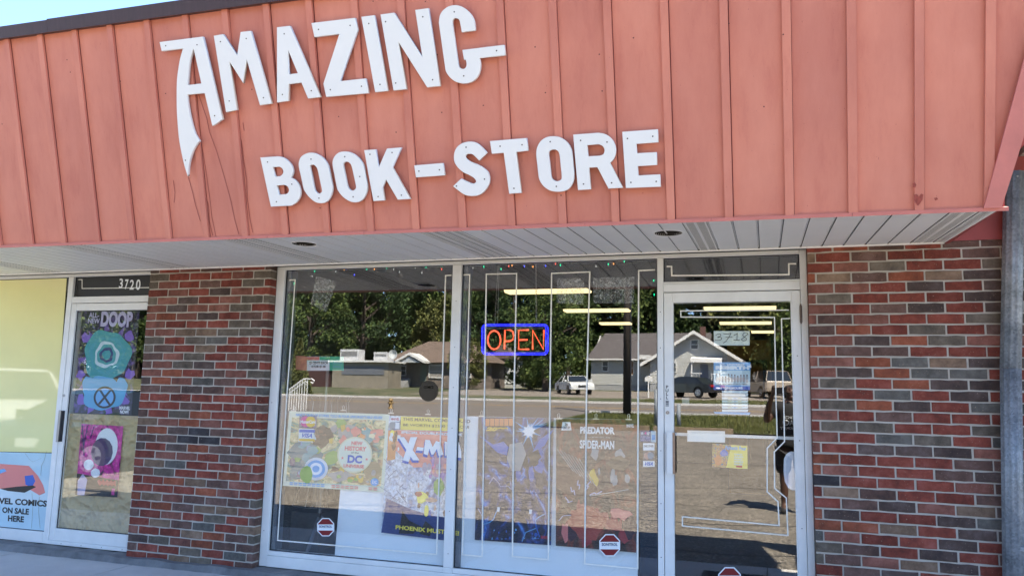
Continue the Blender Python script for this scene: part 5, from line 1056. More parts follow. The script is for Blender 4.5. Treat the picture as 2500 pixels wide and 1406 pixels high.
# entrance mat and timber
b = MB(); b.box((-.72, -1.35, -.021), (.28, -.35, -.012)); o = tag(b.obj('door_mat', mat('navy_mat', (.012, .016, .028), .95, bump=.5, bscale=200)), 'dark navy entrance mat on the sidewalk before the shop door', 'mat')
b = MB(); b.box((-.75, -1.38, -.021), (-.721, -.32, -.016)); b.box((.281, -1.38, -.021), (.31, -.32, -.016)); b.obj('rubber_edge', GASK, o)
def mp_(px, py, v): return mir(atY(px, py, v))

# ================================================================ ACROSS THE ROAD (seen in the glass)
def tie(name, label, x0, x1, yv, h=.16, m=None):
    y = GY-yv; b = MB(); b.box((x0, y-.1, TZ(y)-.02), (x1, y+.1, TZ(y)+h)); o = tag(b.obj(name, m or mat('weathered_timber', (.20, .15, .10), .9, var=.4, vscale=3, bump=.5, bscale=20)), label, 'timber', 'parking timbers along the lot edge'); return o
tie('parking_timber', 'weathered timber edging laid before the grass, right piece', -3.6, -1.2, 19.7); tie('parking_timber', 'weathered timber edging laid before the grass, left piece', -6.4, -3.75, 19.75)
def bollard(px, pyt, label):
    p = mp_(px, pyt, 21.5); b = MB(); y = GY-21.5; b.tube([(p.x, y, TZ(y)), (p.x, y, p.z)], .07, 10); return tag(b.obj('bollard', mat('bollard_grey', (.20, .22, .24), .6, var=.2), None, True), label, 'bollard', 'steel bollards at the lot edge')
bollard(1602, 950, 'taller grey steel bollard reflected beside the door mullion'); bollard(1657, 985, 'short grey steel bollard reflected in the shop door')
pl_ = thing('utility_pole', 'dark brown utility pole beside the road, reflected in the right window pane', 'utility pole'); p = mp_(1531, 1020, 27.2)
b = MB(); y = GY-27.2; b.tube([(p.x, y, TZ(y)-.1), (p.x, y, TZ(y)+10.5)], [.17, .12], 12); b.obj('shaft', mat('creosote_wood', (.035, .026, .02), .9, var=.3, stretch=(6, 6, 1)), pl_, True)
b = MB(); b.box((p.x-1.2, y-.06, TZ(y)+9.3), (p.x+1.2, y+.06, TZ(y)+9.42)); b.obj('crossarm', mat('creosote_wood', (.035, .026, .02)), pl_)
b = MB(); b.tube([(p.x+.17, y+.1, TZ(y)+.2), (p.x+.17, y+.1, TZ(y)+5.5)], .03, 6); b.obj('conduit', GASK, pl_)
for i, (z, sag, dy) in enumerate(((6.9, .35, 0), (6.35, .3, .12), (5.95, .4, -.1), (8.4, .5, 0))):
    b = MB(); pts = [(p.x-60+4*k, y+dy, TZ(y)+z-sag*math.sin(((k*4) % 40)/40*math.pi)) for k in range(26)]; b.tube(pts, .02, 4); tag(b.obj('overhead_wire', mat('wire_black', (.02, .02, .02), .6)), ('uppermost of the lower overhead wires', 'middle overhead wire strung from the dark pole', 'lowest overhead wire strung from the dark pole', 'highest overhead wire above the pole conduit')[i], 'wire', 'overhead wires on the utility pole')
# ---- houses
SIDW = mat('white_siding', (.42, .42, .40), .7, var=.06); ROOFG = mat('grey_shingles', (.085, .075, .075), .95, var=.35, vscale=4, bump=.6, bscale=14); TRIMW = mat('house_trim', (.62, .61, .58), .6)
GLD = mat('house_glass', (.03, .035, .045), .1); DOORB = mat('slate_blue_door', (.10, .12, .17), .6); BLOCK = mat('foundation_block', (.30, .30, .30), .9, var=.1)
def siding(parent, name, x0, x1, y, z0, z1, m, gable=None, step=.13, s=1):
    """front wall of lapped boards facing the road; gable = (apex_x, apex_z) clips the rows"""
    b = MB(); z = z0; n_ = 0
    while z < (gable[1] if gable else z1)-.02:
        zt = z+step; a, c = x0, x1
        if gable and z > z1:
            t = (z-z1)/(gable[1]-z1); a = x0+(gable[0]-x0)*t; c = x1+(gable[0]-x1)*t
        if c-a > .05: b.hexa([(a, y, z), (c, y, z), (c, y+.035*s, z), (a, y+.035*s, z), (a, y, min(zt, 99)), (c, y, zt), (c, y+.008*s, zt), (a, y+.008*s, zt)])
        z = zt; n_ += 1
    return b.obj(name, m, parent)
def hwin(parent, x0, x1, z0, z1, y, m=GLD):
    b = MB(); t = .09
    for a, c in (((x0-t, y, z0-t), (x1+t, y+.07, z0)), ((x0-t, y, z1), (x1+t, y+.07, z1+t)), ((x0-t, y, z0), (x0, y+.07, z1)), ((x1, y, z0), (x1+t, y+.07, z1)), ((x0, y+.03, (z0+z1)/2-.03), (x1, y+.06, (z0+z1)/2+.03))): b.box(a, c)
    f = b.obj('window', TRIMW, parent); b = MB(); b.box((x0, y+.01, z0), (x1, y+.03, z1)); b.obj('pane', m, f); return f
VH = 67.0; yh = GY-VH
gh = thing('white_house', 'white clapboard house with front gable and grey shingle wing, reflected across the road', 'house')
P_ = lambda px, py, v=VH: mp_(px, py, v)
wl, wr = P_(1443, 940).x, P_(1600, 940).x; we = P_(1500, 876).z; wb = P_(1500, 939).z; wf = TZ(yh)-.2
yw = yh-.0
b = MB(); b.box((wl, yw-8, wf), (wr+3, yw, wb)); b.obj('foundation', BLOCK, gh)
b = MB(); b.box((wl+.01, yw-8, wb+.001), (wr+3, yw-.001, we)); b.obj('wall_core', SIDW, gh); siding(gh, 'siding', wl, wr-1.2, yw, wb, we-.05, SIDW)
rz = P_(1500, 817, VH+4).z
b = MB(); rl, rr_ = wl-.4, wr+5
b.hexa([(rl, yw+.55, we-.12), (rr_, yw+.55, we-.12), (rr_-.2, yw-4, rz), (rl+.9, yw-4, rz), (rl, yw+.55, we+.02), (rr_, yw+.55, we+.02), (rr_-.2, yw-4, rz+.15), (rl+.9, yw-4, rz+.15)])
b.hexa([(rl+.9, yw-4.001, rz), (rr_-.2, yw-4.001, rz), (rr_, yw-8.5, we), (rl, yw-8.5, we), (rl+.9, yw-4.001, rz+.15), (rr_-.2, yw-4.001, rz+.15), (rr_, yw-8.5, we+.14), (rl, yw-8.5, we+.14)])
b.obj('roof', ROOFG, gh)
b = MB(); b.box((rl, yw+.56, we-.16), (wr-.8, yw+.66, we-.02)); b.obj('gutter', TRIMW, gh)
b = MB(); b.prism([(wl, yw-.2, we), (wl, yw-7.8, we), (wl, yw-4, rz-.05)], (.1, 0, 0)); b.obj('end_wall', SIDW, gh)
a, c = P_(1470, 844+30), P_(1485, 905)
hwin(gh, P_(1472, 890).x, P_(1484, 890).x, P_(1478, 906).z, P_(1478, 883.5).z, yw+.03); hwin(gh, P_(1536, 890).x, P_(1547, 890).x, P_(1540, 915).z, P_(1540, 884).z, yw+.03, mat('shuttered_pane', (.20, .10, .04), .7))
yg = yw+2.0; PG = lambda px, py: mp_(px, py, VH-2.0)
g0, g1 = PG(1587, 900).x, PG(1812, 900).x; ge = PG(1700, 880).z; gp = PG(1694, 812); gb0 = PG(1700, 938).z
b = MB(); b.box((g0, yg-6, wf), (g1, yg, gb0)); b.obj('foundation', BLOCK, gh); b = MB(); b.box((g0+.01, yg-6, gb0+.001), (g1-.01, yg-.001, ge)); b.prism([(g0, yg-6, ge), (g1, yg-6, ge), (gp.x, yg-6, gp.z)], (0, 5.99, 0)); b.obj('wall_core', SIDW, gh)
siding(gh, 'siding', g0, g1, yg, gb0, ge, SIDW, (gp.x, gp.z))
for (xa, xb_) in ((g0-.75, gp.x), (g1+.75, gp.x)):
    d = (gp.z-ge)/abs(gp.x-(g0 if xa < gp.x else g1)); za_ = ge-.75*d
    b = MB(); b.hexa([(xa, yg+.7, za_), (xb_, yg+.7, gp.z), (xb_, yg-6.2, gp.z), (xa, yg-6.2, za_), (xa, yg+.7, za_+.16), (xb_, yg+.7, gp.z+.16), (xb_, yg-6.2, gp.z+.16), (xa, yg-6.2, za_+.16)]); b.obj('roof', ROOFG, gh)
    b = MB(); b.hexa([(xa, yg+.71, za_-.16), (xb_, yg+.71, gp.z-.16), (xb_, yg+.76, gp.z-.16), (xa, yg+.76, za_-.16), (xa, yg+.71, za_+.14), (xb_, yg+.71, gp.z+.14), (xb_, yg+.76, gp.z+.14), (xa, yg+.76, za_+.14)]); b.obj('barge_board', TRIMW, gh)
b = MB(); b.box((gp.x+.3, yg-3.2, gp.z-.2), (gp.x+.8, yg-2.7, gp.z+.75)); b.obj('chimney', mat('chimney_brick', (.12, .06, .05), .9), gh)
hwin(gh, PG(1687.5, 845).x, PG(1703.5, 845).x, PG(1695, 851).z, PG(1695, 831).z, yg+.04); hwin(gh, PG(1640, 900).x, PG(1650, 900).x, PG(1645, 908).z, PG(1645, 886).z, yg+.04); hwin(gh, PG(1762, 900).x, PG(1776, 900).x, PG(1770, 908).z, PG(1770, 886).z, yg+.04)
d0, d1 = PG(1710, 910).x, PG(1729, 910).x; b = MB(); b.box((d0, yg+.03, gb0+.1), (d1, yg+.08, PG(1720, 889).z)); D_ = b.obj('front_door', DOORB, gh)
a0_, a1_ = PG(1689, 880).x, PG(1765, 880).x; az1, az0 = PG(1725, 872).z, PG(1725, 885).z
b = MB(); b.hexa([(a0_, yg+1.5, az0-.05), (a1_, yg+1.5, az0-.05), (a1_, yg+.05, az1-.05), (a0_, yg+.05, az1-.05), (a0_, yg+1.5, az0+.25), (a1_, yg+1.5, az0+.25), (a1_, yg+.05, az1+.02), (a0_, yg+.05, az1+.02)]); b.obj('awning', mat('awning_white', (.70, .69, .66), .5, stretch=(8, 1, 1), var=.1), gh)
for x in (a0_+.1, a1_-.1): b = MB(); b.box((x-.05, yg+1.3, wf+.6), (x+.05, yg+1.4, az0)); b.obj('post', TRIMW, gh)
b = MB(); b.box((a0_, yg+.04, wf), (a1_, yg+1.5, gb0-.02)); b.obj('porch', BLOCK, gh)
for x in [a0_+.05+.22*k for k in range(4)]+[a1_-.9+.22*k for k in range(4)]: b = MB(); b.box((x, yg+1.4, gb0-.02), (x+.04, yg+1.44, gb0+.85)); b.obj('baluster', TRIMW, gh)
for xa in (a0_, a1_-.95): b = MB(); b.box((xa, yg+1.38, gb0+.85), (xa+.95, yg+1.46, gb0+.92)); b.obj('handrail', TRIMW, gh)
b = MB(); b.box((wr-1.3, yw+.3, P_(1580, 876).z-.1), (g0-.05, yw+1.4, P_(1580, 872).z+.15)); b.obj('porch_roof', TRIMW, gh)
# brown roofed cottage on the left
V2 = 64.; y2 = GY-V2; P2 = lambda px, py: mp_(px, py, V2)
lh = thing('stone_cottage', 'low stone cottage with a wide brown hipped roof and little gabled porch, reflected left', 'house')
STN = mat('field_stone', (.16, .13, .11), .9, var=.5, vscale=3); RFB = mat('brown_shingles', (.13, .095, .075), .95, var=.3, vscale=3, bump=.5, bscale=12)
lx0, lx1 = P2(940, 900).x, P2(1200, 900).x; lz = P2(1050, 885).z; lb = TZ(y2)-.3; lr = P2(1030, 829).z
b = MB(); b.box((lx0, y2-5, lb), (lx1, y2, lz)); b.obj('wall', STN, lh)
b = MB(); xa, xb_ = P2(1000, 830).x+1.0, P2(1120, 840).x
b.add([(lx0-.6, y2+.6, lz), (lx1+.6, y2+.6, lz), (lx1+.6, y2-5.6, lz), (lx0-.6, y2-5.6, lz), (xa, y2-2.5, lr), (xb_, y2-2.5, lr)], [(0,1,5,4), (1,2,5), (2,3,4,5), (3,0,4), (3,2,1,0)]); b.obj('roof', RFB, lh)
gx, gz = P2(1019, 866).x, P2(1019, 866).z; ga, gc = P2(985, 890).x, P2(1055, 890).x; gzb = P2(1019, 884).z
for s_, xe in ((0, ga), (1, gc)):
    b = MB(); b.hexa([(xe, y2+1.9, gzb-.15), (gx, y2+1.9, gz-.1), (gx, y2-.5, gz-.1), (xe, y2-.5, gzb-.15), (xe, y2+1.9, gzb+.08), (gx, y2+1.9, gz+.12), (gx, y2-.5, gz+.12), (xe, y2-.5, gzb+.08)]); b.obj('porch_gable', TRIMW, lh)
b = MB(); b.prism([(ga+.4, y2+1.7, gzb-.1), (gc-.4, y2+1.7, gzb-.1), (gx, y2+1.7, gz-.2)], (0, .05, 0)); b.obj('gable_infill', mat('pale_gable', (.4, .42, .42), .7), lh)
hwin(lh, P2(978, 905).x, P2(990, 905).x, P2(984, 915).z, P2(984, 894).z, y2+.03)
b = MB(); b.box((P2(1027, 900).x, y2+.02, lb+.8), (P2(1042, 900).x, y2+.07, P2(1035, 890).z)); b.obj('front_door', mat('grey_green_door', (.12, .15, .13), .6), lh)
hwin(lh, P2(1050, 905).x, P2(1080, 905).x, P2(1065, 920).z, P2(1065, 893).z, y2+.03, mat('curtain_pane', (.26, .24, .22), .8)); hwin(lh, P2(1130, 905).x, P2(1150, 905).x, P2(1140, 920).z, P2(1140, 893).z, y2+.03)
for k_ in range(5): b = MB(); b.box((P2(965, 940).x, y2+.3+.3*k_, lb), (P2(1005, 940).x, y2+.6+.3*k_, lb+1.15-.18*k_)); b.obj('step', BLOCK, lh)
# small white house and low block building
V3 = 68.; y3 = GY-V3; P3 = lambda px, py: mp_(px, py, V3)
sh_ = thing('small_white_house', 'narrow white sided house end glimpsed between the cottage and the trees', 'house')
b = MB(); b.box((P3(1205, 900).x, y3-9, TZ(y3)-.3), (P3(1256, 900).x, y3-.01, P3(1230, 876).z)); b.obj('wall', SIDW, sh_); siding(sh_, 'siding', P3(1205, 900).x, P3(1256, 900).x, y3, TZ(y3)+.4, P3(1230, 878).z, mat('bright_siding', (.6, .62, .62), .6))
hwin(sh_, P3(1229, 900).x, P3(1236, 900).x, P3(1232, 912).z, P3(1232, 898).z, y3+.04)
b = MB(); x_, xx_ = P3(1198, 900).x, P3(1262, 900).x; zt = P3(1230, 876).z; b.prism([(x_, y3+.5, zt), (xx_, y3+.5, zt), ((x_+xx_)/2, y3+.5, zt+1.6)], (0, -9.5, 0)); b.obj('roof', RFB, sh_)
V4 = 58.; y4 = GY-V4; P4 = lambda px, py: mp_(px, py, V4)
cb = thing('block_garage', 'low flat-roofed concrete building with rooftop air units, reflected at far left', 'building')
cx_0, cx_1 = P4(812, 900).x, P4(948, 900).x; cz = P4(850, 884).z
b = MB(); b.box((cx_0, y4-2.6, TZ(y4)-.3), (cx_1, y4, cz)); b.obj('wall', mat('tan_block', (.23, .20, .155), .9, var=.25, vscale=1.5), cb)
b = MB(); b.box((cx_0-.3, y4-2.9, cz+.001), (cx_1+.3, y4+.35, cz+.16)); b.obj('roof_edge', TRIMW, cb)
b = MB(); b.box((cx_0+1, y4+.01, cz-1.1), (cx_1-.4, y4+.05, cz-.35)); b.obj('shadow_band', mat('band_shade_grey', (.12, .13, .15), .8), cb)  # dark grey box stands in for shade below the roof edge
for px0, px1, py in ((822, 866, 851), (904, 938, 858)):
    z = P4(850, py).z; b = MB(); b.box((P4(px0, py).x, y4-1.9, cz+.161), (P4(px1, py).x, y4-.7, z)); u_ = b.obj('air_unit', mat('air_unit_white', (.5, .5, .5), .6, var=.1), cb)
    b = MB(); b.box((P4(px0+3, py).x, y4-.699, cz+.6), (P4(px1-3, py).x, y4-.67, z-.2)); b.obj('grille', mat('grille_grey', (.16, .16, .16), .7), u_)
b = MB(); dpt = P4(957, 864); n = 16
b.add([(dpt.x, y4-.4, dpt.z)]+[(dpt.x+.42*math.cos(2*math.pi*k/n), y4-.2, dpt.z+.42*math.sin(2*math.pi*k/n)) for k in range(n)], [(0, 1+k, 1+(k+1) % n) for k in range(n)]); b.tube([(dpt.x, y4-.45, cz+.3), (dpt.x, y4-.4, dpt.z)], .04, 5); b.obj('satellite_dish', mat('dish_grey', (.45, .47, .47), .5), cb)
b = MB(); b.box((P4(735, 900).x, y4-3, TZ(y4)-.3), (cx_0-.35, y4-.2, P4(780, 889).z)); rs_ = b.obj('red_shed', mat('dark_red_shed', (.055, .022, .02), .8, var=.4)); tag(rs_, 'dark red shed between the evergreen shrub and the flat-roofed building', 'shed')
b = MB(); b.box((P4(733, 900).x, y4-3.1, P4(780, 889).z+.001), (cx_0-.34, y4-.1, P4(780, 885).z)); b.obj('roof', ROOFG, rs_)
# ---- hydrant, mailbox
hy = mp_(953, 1000, 27.5); yy = GY-27.5; zz_ = TZ(yy)
t = thing('fire_hydrant', 'yellow fire hydrant on the verge, reflected in the left pane', 'hydrant', loc=(hy.x, yy, zz_)); t.scale = (.75, .75, .72); HYM = mat('hydrant_yellow', (.24, .15, .05), .5, var=.1)
b = MB(); b.tube([(0, 0, 0), (0, 0, .06), (0, 0, .061), (0, 0, .5), (0, 0, .51), (0, 0, .55), (0, 0, .64), (0, 0, .70)], [.17, .17, .11, .11, .15, .15, .10, .03], 14); b.obj('barrel', HYM, t, True)
b = MB(); b.tube([(-.2, 0, .38), (.2, 0, .38)], .06, 10); b.obj('outlet', HYM, t, True); b = MB(); b.tube([(0, .19, .36), (0, 0, .36)], .075, 10); b.obj('outlet', HYM, t, True)
t = thing('mailbox', 'small white mailbox on a post before the white house', 'mailbox'); m0 = mp_(1583, 945, 50); ym = GY-50
b = MB(); b.tube([(m0.x, ym, TZ(ym)), (m0.x, ym, TZ(ym)+1.1)], .05, 6); b.obj('post', TRIMW, t); b = MB(); b.prism([(m0.x-.25, ym, TZ(ym)+1.1), (m0.x+.25, ym, TZ(ym)+1.1), (m0.x+.25, ym, TZ(ym)+1.35), (m0.x, ym, TZ(ym)+1.5), (m0.x-.25, ym, TZ(ym)+1.35)], (0, -.6, 0)); b.obj('box', TRIMW, t)

rl_ = thing('handrail', 'white wrought handrail with balusters reflected low in the left pane', 'railing'); WR = mat('white_iron', (.7, .7, .68), .5); vr = 24.
def rv(px, py): p = mir(atY(px, py, vr)); return p
for k in range(8):
    px = 708+6.2*k; a = rv(px, 950-max(0, min(24, (px-708)*.75))); b = MB(); b.tube([(a.x, a.y, a.z), (a.x, a.y, TZ(a.y))], .016, 5); b.obj('baluster', WR, rl_)
b = MB(); b.tube([rv(706, 951), rv(742, 925), rv(762, 925), rv(768, 930), rv(764, 936), rv(759, 933)], .03, 6); b.obj('top_rail', WR, rl_)
b = MB(); b.tube([rv(706, 960), rv(742, 934), rv(748, 931), rv(751, 936), rv(747, 939)], .02, 6); b.obj('lower_rail', WR, rl_)
# ---- cars
TYR = mat('tyre', (.015, .015, .016), .85); RIM = mat('alloy_rim', (.45, .45, .46), .3, metal=.8); CGL = mat('car_glass', (.02, .025, .03), .04, spec=.8); LMP = mat('head_lamp', (.6, .62, .62), .1); TLM = mat('tail_lamp', (.30, .01, .01), .2); CHR = mat('chrome', (.7, .7, .7), .12, metal=1)
def car(name, label, cat, loc, rz, paint, L=4.9, W=1.82, H=1.42, kind='sedan', group=None):
    t = thing(name, label, cat, group, loc, rz)
    f = L/4.9
    if kind == 'sedan': low = [(-2.40,.34),(-2.44,.55),(-2.38,.82),(-2.25,.92),(-1.62,.98),(1.05,.97),(1.9,.86),(2.30,.72),(2.42,.55),(2.40,.34)]; cabin = [(-1.72,.97),(-1.05,1.36),(-.45,H),(.25,H-.01),(.55,1.36),(1.32,.96)]
    else: low = [(-2.45,.45),(-2.48,.65),(-2.45,1.08),(-2.40,1.16),(1.15,1.18),(1.95,1.12),(2.38,1.0),(2.46,.75),(2.42,.45)]; cabin = [(-2.38,1.15),(-2.12,H-.06),(-1.7,H),(.25,H),(.55,H-.06),(1.22,1.17)] if kind == 'suv' else [(-.55,1.15),(-.45,H-.04),(-.2,H),(.75,H),(.95,H-.06),(1.55,1.17)]
    wh = (-1.42*f, 1.45*f); wr_ = .33 if kind == 'sedan' else .39
    def arch(x0, x1, z):      # lower edge with wheel arches
        P = []
        for c in (wh[1], wh[0]):
            for k in range(9): a = math.pi*k/8; P.append((c+(wr_+.07)*math.cos(a), wr_+(wr_+.07)*math.sin(a)))
        return P
    bot = arch(0, 0, 0); prof = [(x*f, z) for x, z in low]+[(max(min(x, 2.4*f), -2.4*f), max(z, .3)) for x, z in bot]
    b = MB(); n = len(prof)
    for (ya, yb_, ins) in ((-W/2, W/2, 0),):
        rings = []
        for y_, k_ in ((-W/2, .965), (-W/2+.12, 1.0), (W/2-.12, 1.0), (W/2, .965)): rings.append([(x*(k_ if abs(x) > 2 else 1), y_, z if z < .9 else .9+(z-.9)*(.55 if k_ < 1 else 1)) for x, z in prof])
        vs = [v for r_ in rings for v in r_]; fs = []
        for i in range(3):
            for k in range(n): fs.append((i*n+k, i*n+(k+1) % n, (i+1)*n+(k+1) % n, (i+1)*n+k))
        fs.append(tuple(range(n))); fs.append(tuple(range(4*n-1, 3*n-1, -1))); b.add(vs, fs)
    body = b.obj('body', paint, t)
    for m_, nm, sc, ins in ((CGL, 'greenhouse', 1.0, .12), (paint, 'roof', 1.0, .20)):
        b = MB(); c = [(x*f, z) for x, z in cabin]; n = len(c)
        if nm == 'roof': c = [(x, z) for x, z in c[1:-1]]; n = len(c); v = [(x, s_*(W/2-.26), z+.012) for s_ in (-1, 1) for x, z in c]; b.add(v, [(i, i+1, n+i+1, n+i) for i in range(n-1)]); v = [(x, s_*(W/2-.26), z-.03) for s_ in (-1, 1) for x, z in c]
        else: v = [(x, s_*(W/2-.06-(.20 if z > 1.25 else 0)), z) for s_ in (-1, 1) for x, z in c]; b.add(v, [(i, i+1, n+i+1, n+i) for i in range(n-1)]+[tuple(range(n)), tuple(range(2*n-1, n-1, -1))])
        b.obj(nm, m_, t)
    b = MB()
    zt = max(z for _, z in cabin)
    for s_ in (-1, 1):
        for (xa, za_), (xb_, zb_) in ((cabin[0], cabin[1]), (cabin[-1], cabin[-2])): b.tube([(xa*f, s_*(W/2-.06), za_), (xb_*f, s_*(W/2-.24), zb_)], .035, 5)
        xm_ = -.28*f; b.tube([(xm_, s_*(W/2-.055), cabin[0][1]), (xm_, s_*(W/2-.25), zt)], .035, 5)
    b.obj('pillars', paint, t)
    for s_ in (-1, 1):
        for x in wh:
            b = MB(); b.tube([(x, s_*(W/2-.2), wr_), (x, s_*(W/2-.01), wr_)], wr_, 22); w_ = b.obj('wheel', TYR, t); b = MB(); b.tube([(x, s_*(W/2-.03), wr_), (x, s_*(W/2+.004), wr_)], wr_*.66, 18)
            w2 = b.obj('rim', RIM, w_); b = MB()
            for k in range(5): a = 2*math.pi*k/5; p0_ = (x+.08*math.cos(a), wr_+.08*math.sin(a)); b.tube([(x+.1*math.cos(a+.6), s_*(W/2+.008), wr_+.1*math.sin(a+.6)), (x+wr_*.56*math.cos(a+.6), s_*(W/2+.008), wr_+wr_*.56*math.sin(a+.6))], .03, 4)
            b.mi = 0; b.obj('spokes', TYR, w_)
        b = MB(); b.box((1.02*f, s_*(W/2+.02) if s_ > 0 else -W/2-.18, cabin[-1][1]), (1.14*f, W/2+.18 if s_ > 0 else -W/2-.02, cabin[-1][1]+.13)); b.obj('mirror', paint, t)
        b = MB(); zl = low[7][1] if kind == 'sedan' else .92; b.box((2.20*f, s_*W/2*.62-.2, zl-.16), (2.41*f, s_*W/2*.62+.2, zl-.02)); b.obj('headlight', LMP, t)
        b = MB(); b.box((-2.44*f, s_*W/2*.66-.22, .72), (-2.30*f, s_*W/2*.66+.22, .88)); b.obj('tail_light', TLM, t)
    b = MB(); b.box((2.34*f, -.35, .50), (2.445*f, .35, .66)); b.obj('grille', mat('grille_black', (.03, .03, .03), .4), t)
    b = MB(); b.box((-2.46*f, -.26, .60), (-2.43*f, .26, .72)); b.obj('number_plate', TRIMW, t)
    return t
WP = mat('white_car_paint', (.62, .62, .60), .2, spec=.6); BP = mat('black_car_paint', (.012, .013, .018), .12, spec=.7); SP = mat('tan_truck_paint', (.30, .24, .18), .3)
cw = mp_(1401, 965, 54); yc = GY-54; car('parked_car', 'white sedan parked nose out on the grass, reflected in the right pane', 'car', (cw.x, yc, TZ(yc)), R(60), WP, 4.9)
cd = mp_(1683, 968, 52); yc = GY-52; car('parked_car', 'black sedan parked before the house porch, reflected in the shop door', 'car', (cd.x, yc, TZ(yc)), R(212), BP, 4.8, group=None)
cs = mp_(1872, 965, 54); yc = GY-54; car('parked_car', 'brown van parked behind the photographer in the door reflection', 'car', (cs.x, yc, TZ(yc)), R(250), SP, 4.9, 1.9, 1.9, 'suv')
tk = mir(atZ(60, 1108, -.1)); car('pickup_truck', 'white pickup truck parked in the lot, reflected faintly in the yellow window', 'pickup truck', (tk.x-1.36-1.3, tk.y-1.55, -.1), R(28), WP, 5.3, 1.95, 1.85, 'pickup')

car('parked_car', 'dark green car parked nose in before the papered door, reflected there', 'car', (-11.9, -6.3, -.14), R(90), mat('dark_green_paint', (.012, .03, .025), .15), 4.8, 1.9, 1.45)
# ---- trees
def leaf_mat(nm, a, c, d):
    m = mat('leaves_'+nm, a, .75, spec=.2); n, l, b = nodes_of(m); gi = n.new('ShaderNodeNewGeometry'); r = ramp(n, [(0, c), (.5, a), (1, d)]); l.new(gi.outputs['Random Per Island'], r.inputs[0]); l.new(r.outputs[0], b.inputs['Base Color']); b.inputs['Subsurface Weight'].default_value = 0; return m
LM = [leaf_mat('green', (.055, .085, .022), (.025, .045, .012), (.11, .14, .035)), leaf_mat('deep', (.035, .062, .022), (.016, .03, .012), (.065, .10, .03)), leaf_mat('olive', (.085, .095, .028), (.04, .05, .015), (.15, .15, .045))]
BARK = mat('bark', (.06, .045, .035), .95, var=.3)
def tree_proto(seed, h, r_, m, nb=64, per=165, base=.06, ls=.40):
    rnd = random.Random(seed); vs = []; fs = []
    for k in range(nb):
        u = rnd.random(); th = rnd.uniform(0, 6.283); z = h*(base+.04+(1-base-.06)*u); rr = r_*math.sqrt(max(.05, 1-((u-.42)/.62)**2))*math.sqrt(rnd.uniform(.15, 1)); c = Vector((rr*math.cos(th), rr*math.sin(th), z)); cr_ = rnd.uniform(.6, 1.3)*r_*.24
        for j in range(per):
            d = Vector((rnd.gauss(0, 1), rnd.gauss(0, 1), rnd.gauss(0, .8))); d.normalize(); p = c+d*cr_*(rnd.random()**.45); s_ = ls*rnd.uniform(.6, 1.3)
            a = Vector((rnd.gauss(0, 1), rnd.gauss(0, 1), rnd.gauss(0, 1))).normalized(); e = a.orthogonal().normalized()*s_; g = a.cross(e)*.6; o = len(vs); vs += [p-e*.5, p+g*.5, p+e*.5, p-g*.5]; fs.append((o, o+1, o+2, o+3))
    me = bpy.data.meshes.new('crown'); me.from_pydata([tuple(v) for v in vs], [], fs); me.materials.append(m)
    b = MB(); b.tube([(0, 0, -.3), (rnd.uniform(-.2, .2), 0, h*.3), (rnd.uniform(-.4, .4), rnd.uniform(-.3, .3), h*.75)], [h*.030, h*.022, h*.006], 8)
    for k in range(7): th = rnd.uniform(0, 6.283); z = h*rnd.uniform(.22, .6); b.tube([(0, 0, z), (r_*.5*math.cos(th), r_*.5*math.sin(th), z+h*.15), (r_*.8*math.cos(th), r_*.8*math.sin(th), z+h*.2)], [h*.010, h*.006, h*.002], 5)
    return me, b.mesh('trunk', BARK)
TP = [tree_proto(1, 15, 5.2, LM[0]), tree_proto(2, 17, 5.8, LM[1]), tree_proto(3, 12, 4.6, LM[2]), tree_proto(4, 13, 4.2, LM[0], base=.02)]
spots = []
rnd = random.Random(33)
for i in range(30): spots.append((-150+i*5.6+rnd.uniform(-1.5, 1.5), rnd.uniform(76, 84), rnd.choice((0, 1, 3)), rnd.uniform(1.0, 1.3)))
for i in range(26): spots.append((-160+i*6.8+rnd.uniform(-2, 2), rnd.uniform(90, 102), rnd.choice((0, 1, 1, 2)), rnd.uniform(1.5, 1.85)))
for (px, v, k, s_) in ((1330, 60, 0, .62), (1295, 63, 3, .55), (1250, 71, 1, .75), (1385, 72, 3, .7), (1170, 72, 0, .72), (1080, 74, 2, .8), (1850, 72, 2, .9), (1930, 70, 2, .85), (1990, 62, 0, .8), (880, 72, 1, .85), (750, 66, 0, .8), (1140, 61, 2, .38), (1730, 79, 1, .85), (1600, 80, 0, .8)):
    p = mp_(px, 950, v); spots.append((p.x, v, k, s_))
for i, (x, v, k, s_) in enumerate(spots):
    y = GY-v; far = i >= 30 and v > 88; near = v < 75.5
    lab = '%s tree %s across the road, reflected' % (('tall green', 'broad deep green', 'loose olive', 'bushy light green')[k], 'in the back row' if far else 'among the houses' if near else 'in the front row')
    t = thing('tree', lab, 'tree', lab.split(' across')[0].replace(' tree', ' trees'), (x, y, TZ(y)), rnd.uniform(0, 6.28)); t.scale = (s_, s_, s_)
    link('crown', TP[k][0], t); link('trunk', TP[k][1], t)
ev = thing('evergreen_shrub', 'narrow dark evergreen shrub reflected at the left edge of the left pane', 'shrub'); p = mp_(726, 950, 40); y = GY-40
rnd = random.Random(3); vs = []; fs = []
for k in range(5200):
    u = rnd.random()**1.3; r_ = 1.0*(1-u)+.05; th = rnd.uniform(0, 6.283); c = Vector((p.x+r_*math.cos(th)*rnd.uniform(.6, 1), y+r_*math.sin(th)*rnd.uniform(.6, 1), TZ(y)+.1+3.6*u)); s_ = .12; a = Vector((rnd.gauss(0, 1), rnd.gauss(0, 1), rnd.gauss(0, 1))).normalized(); e = a.orthogonal().normalized()*s_; g = a.cross(e)*.5; o = len(vs); vs += [c-e, c+g, c+e, c-g]; fs.append((o, o+1, o+2, o+3))
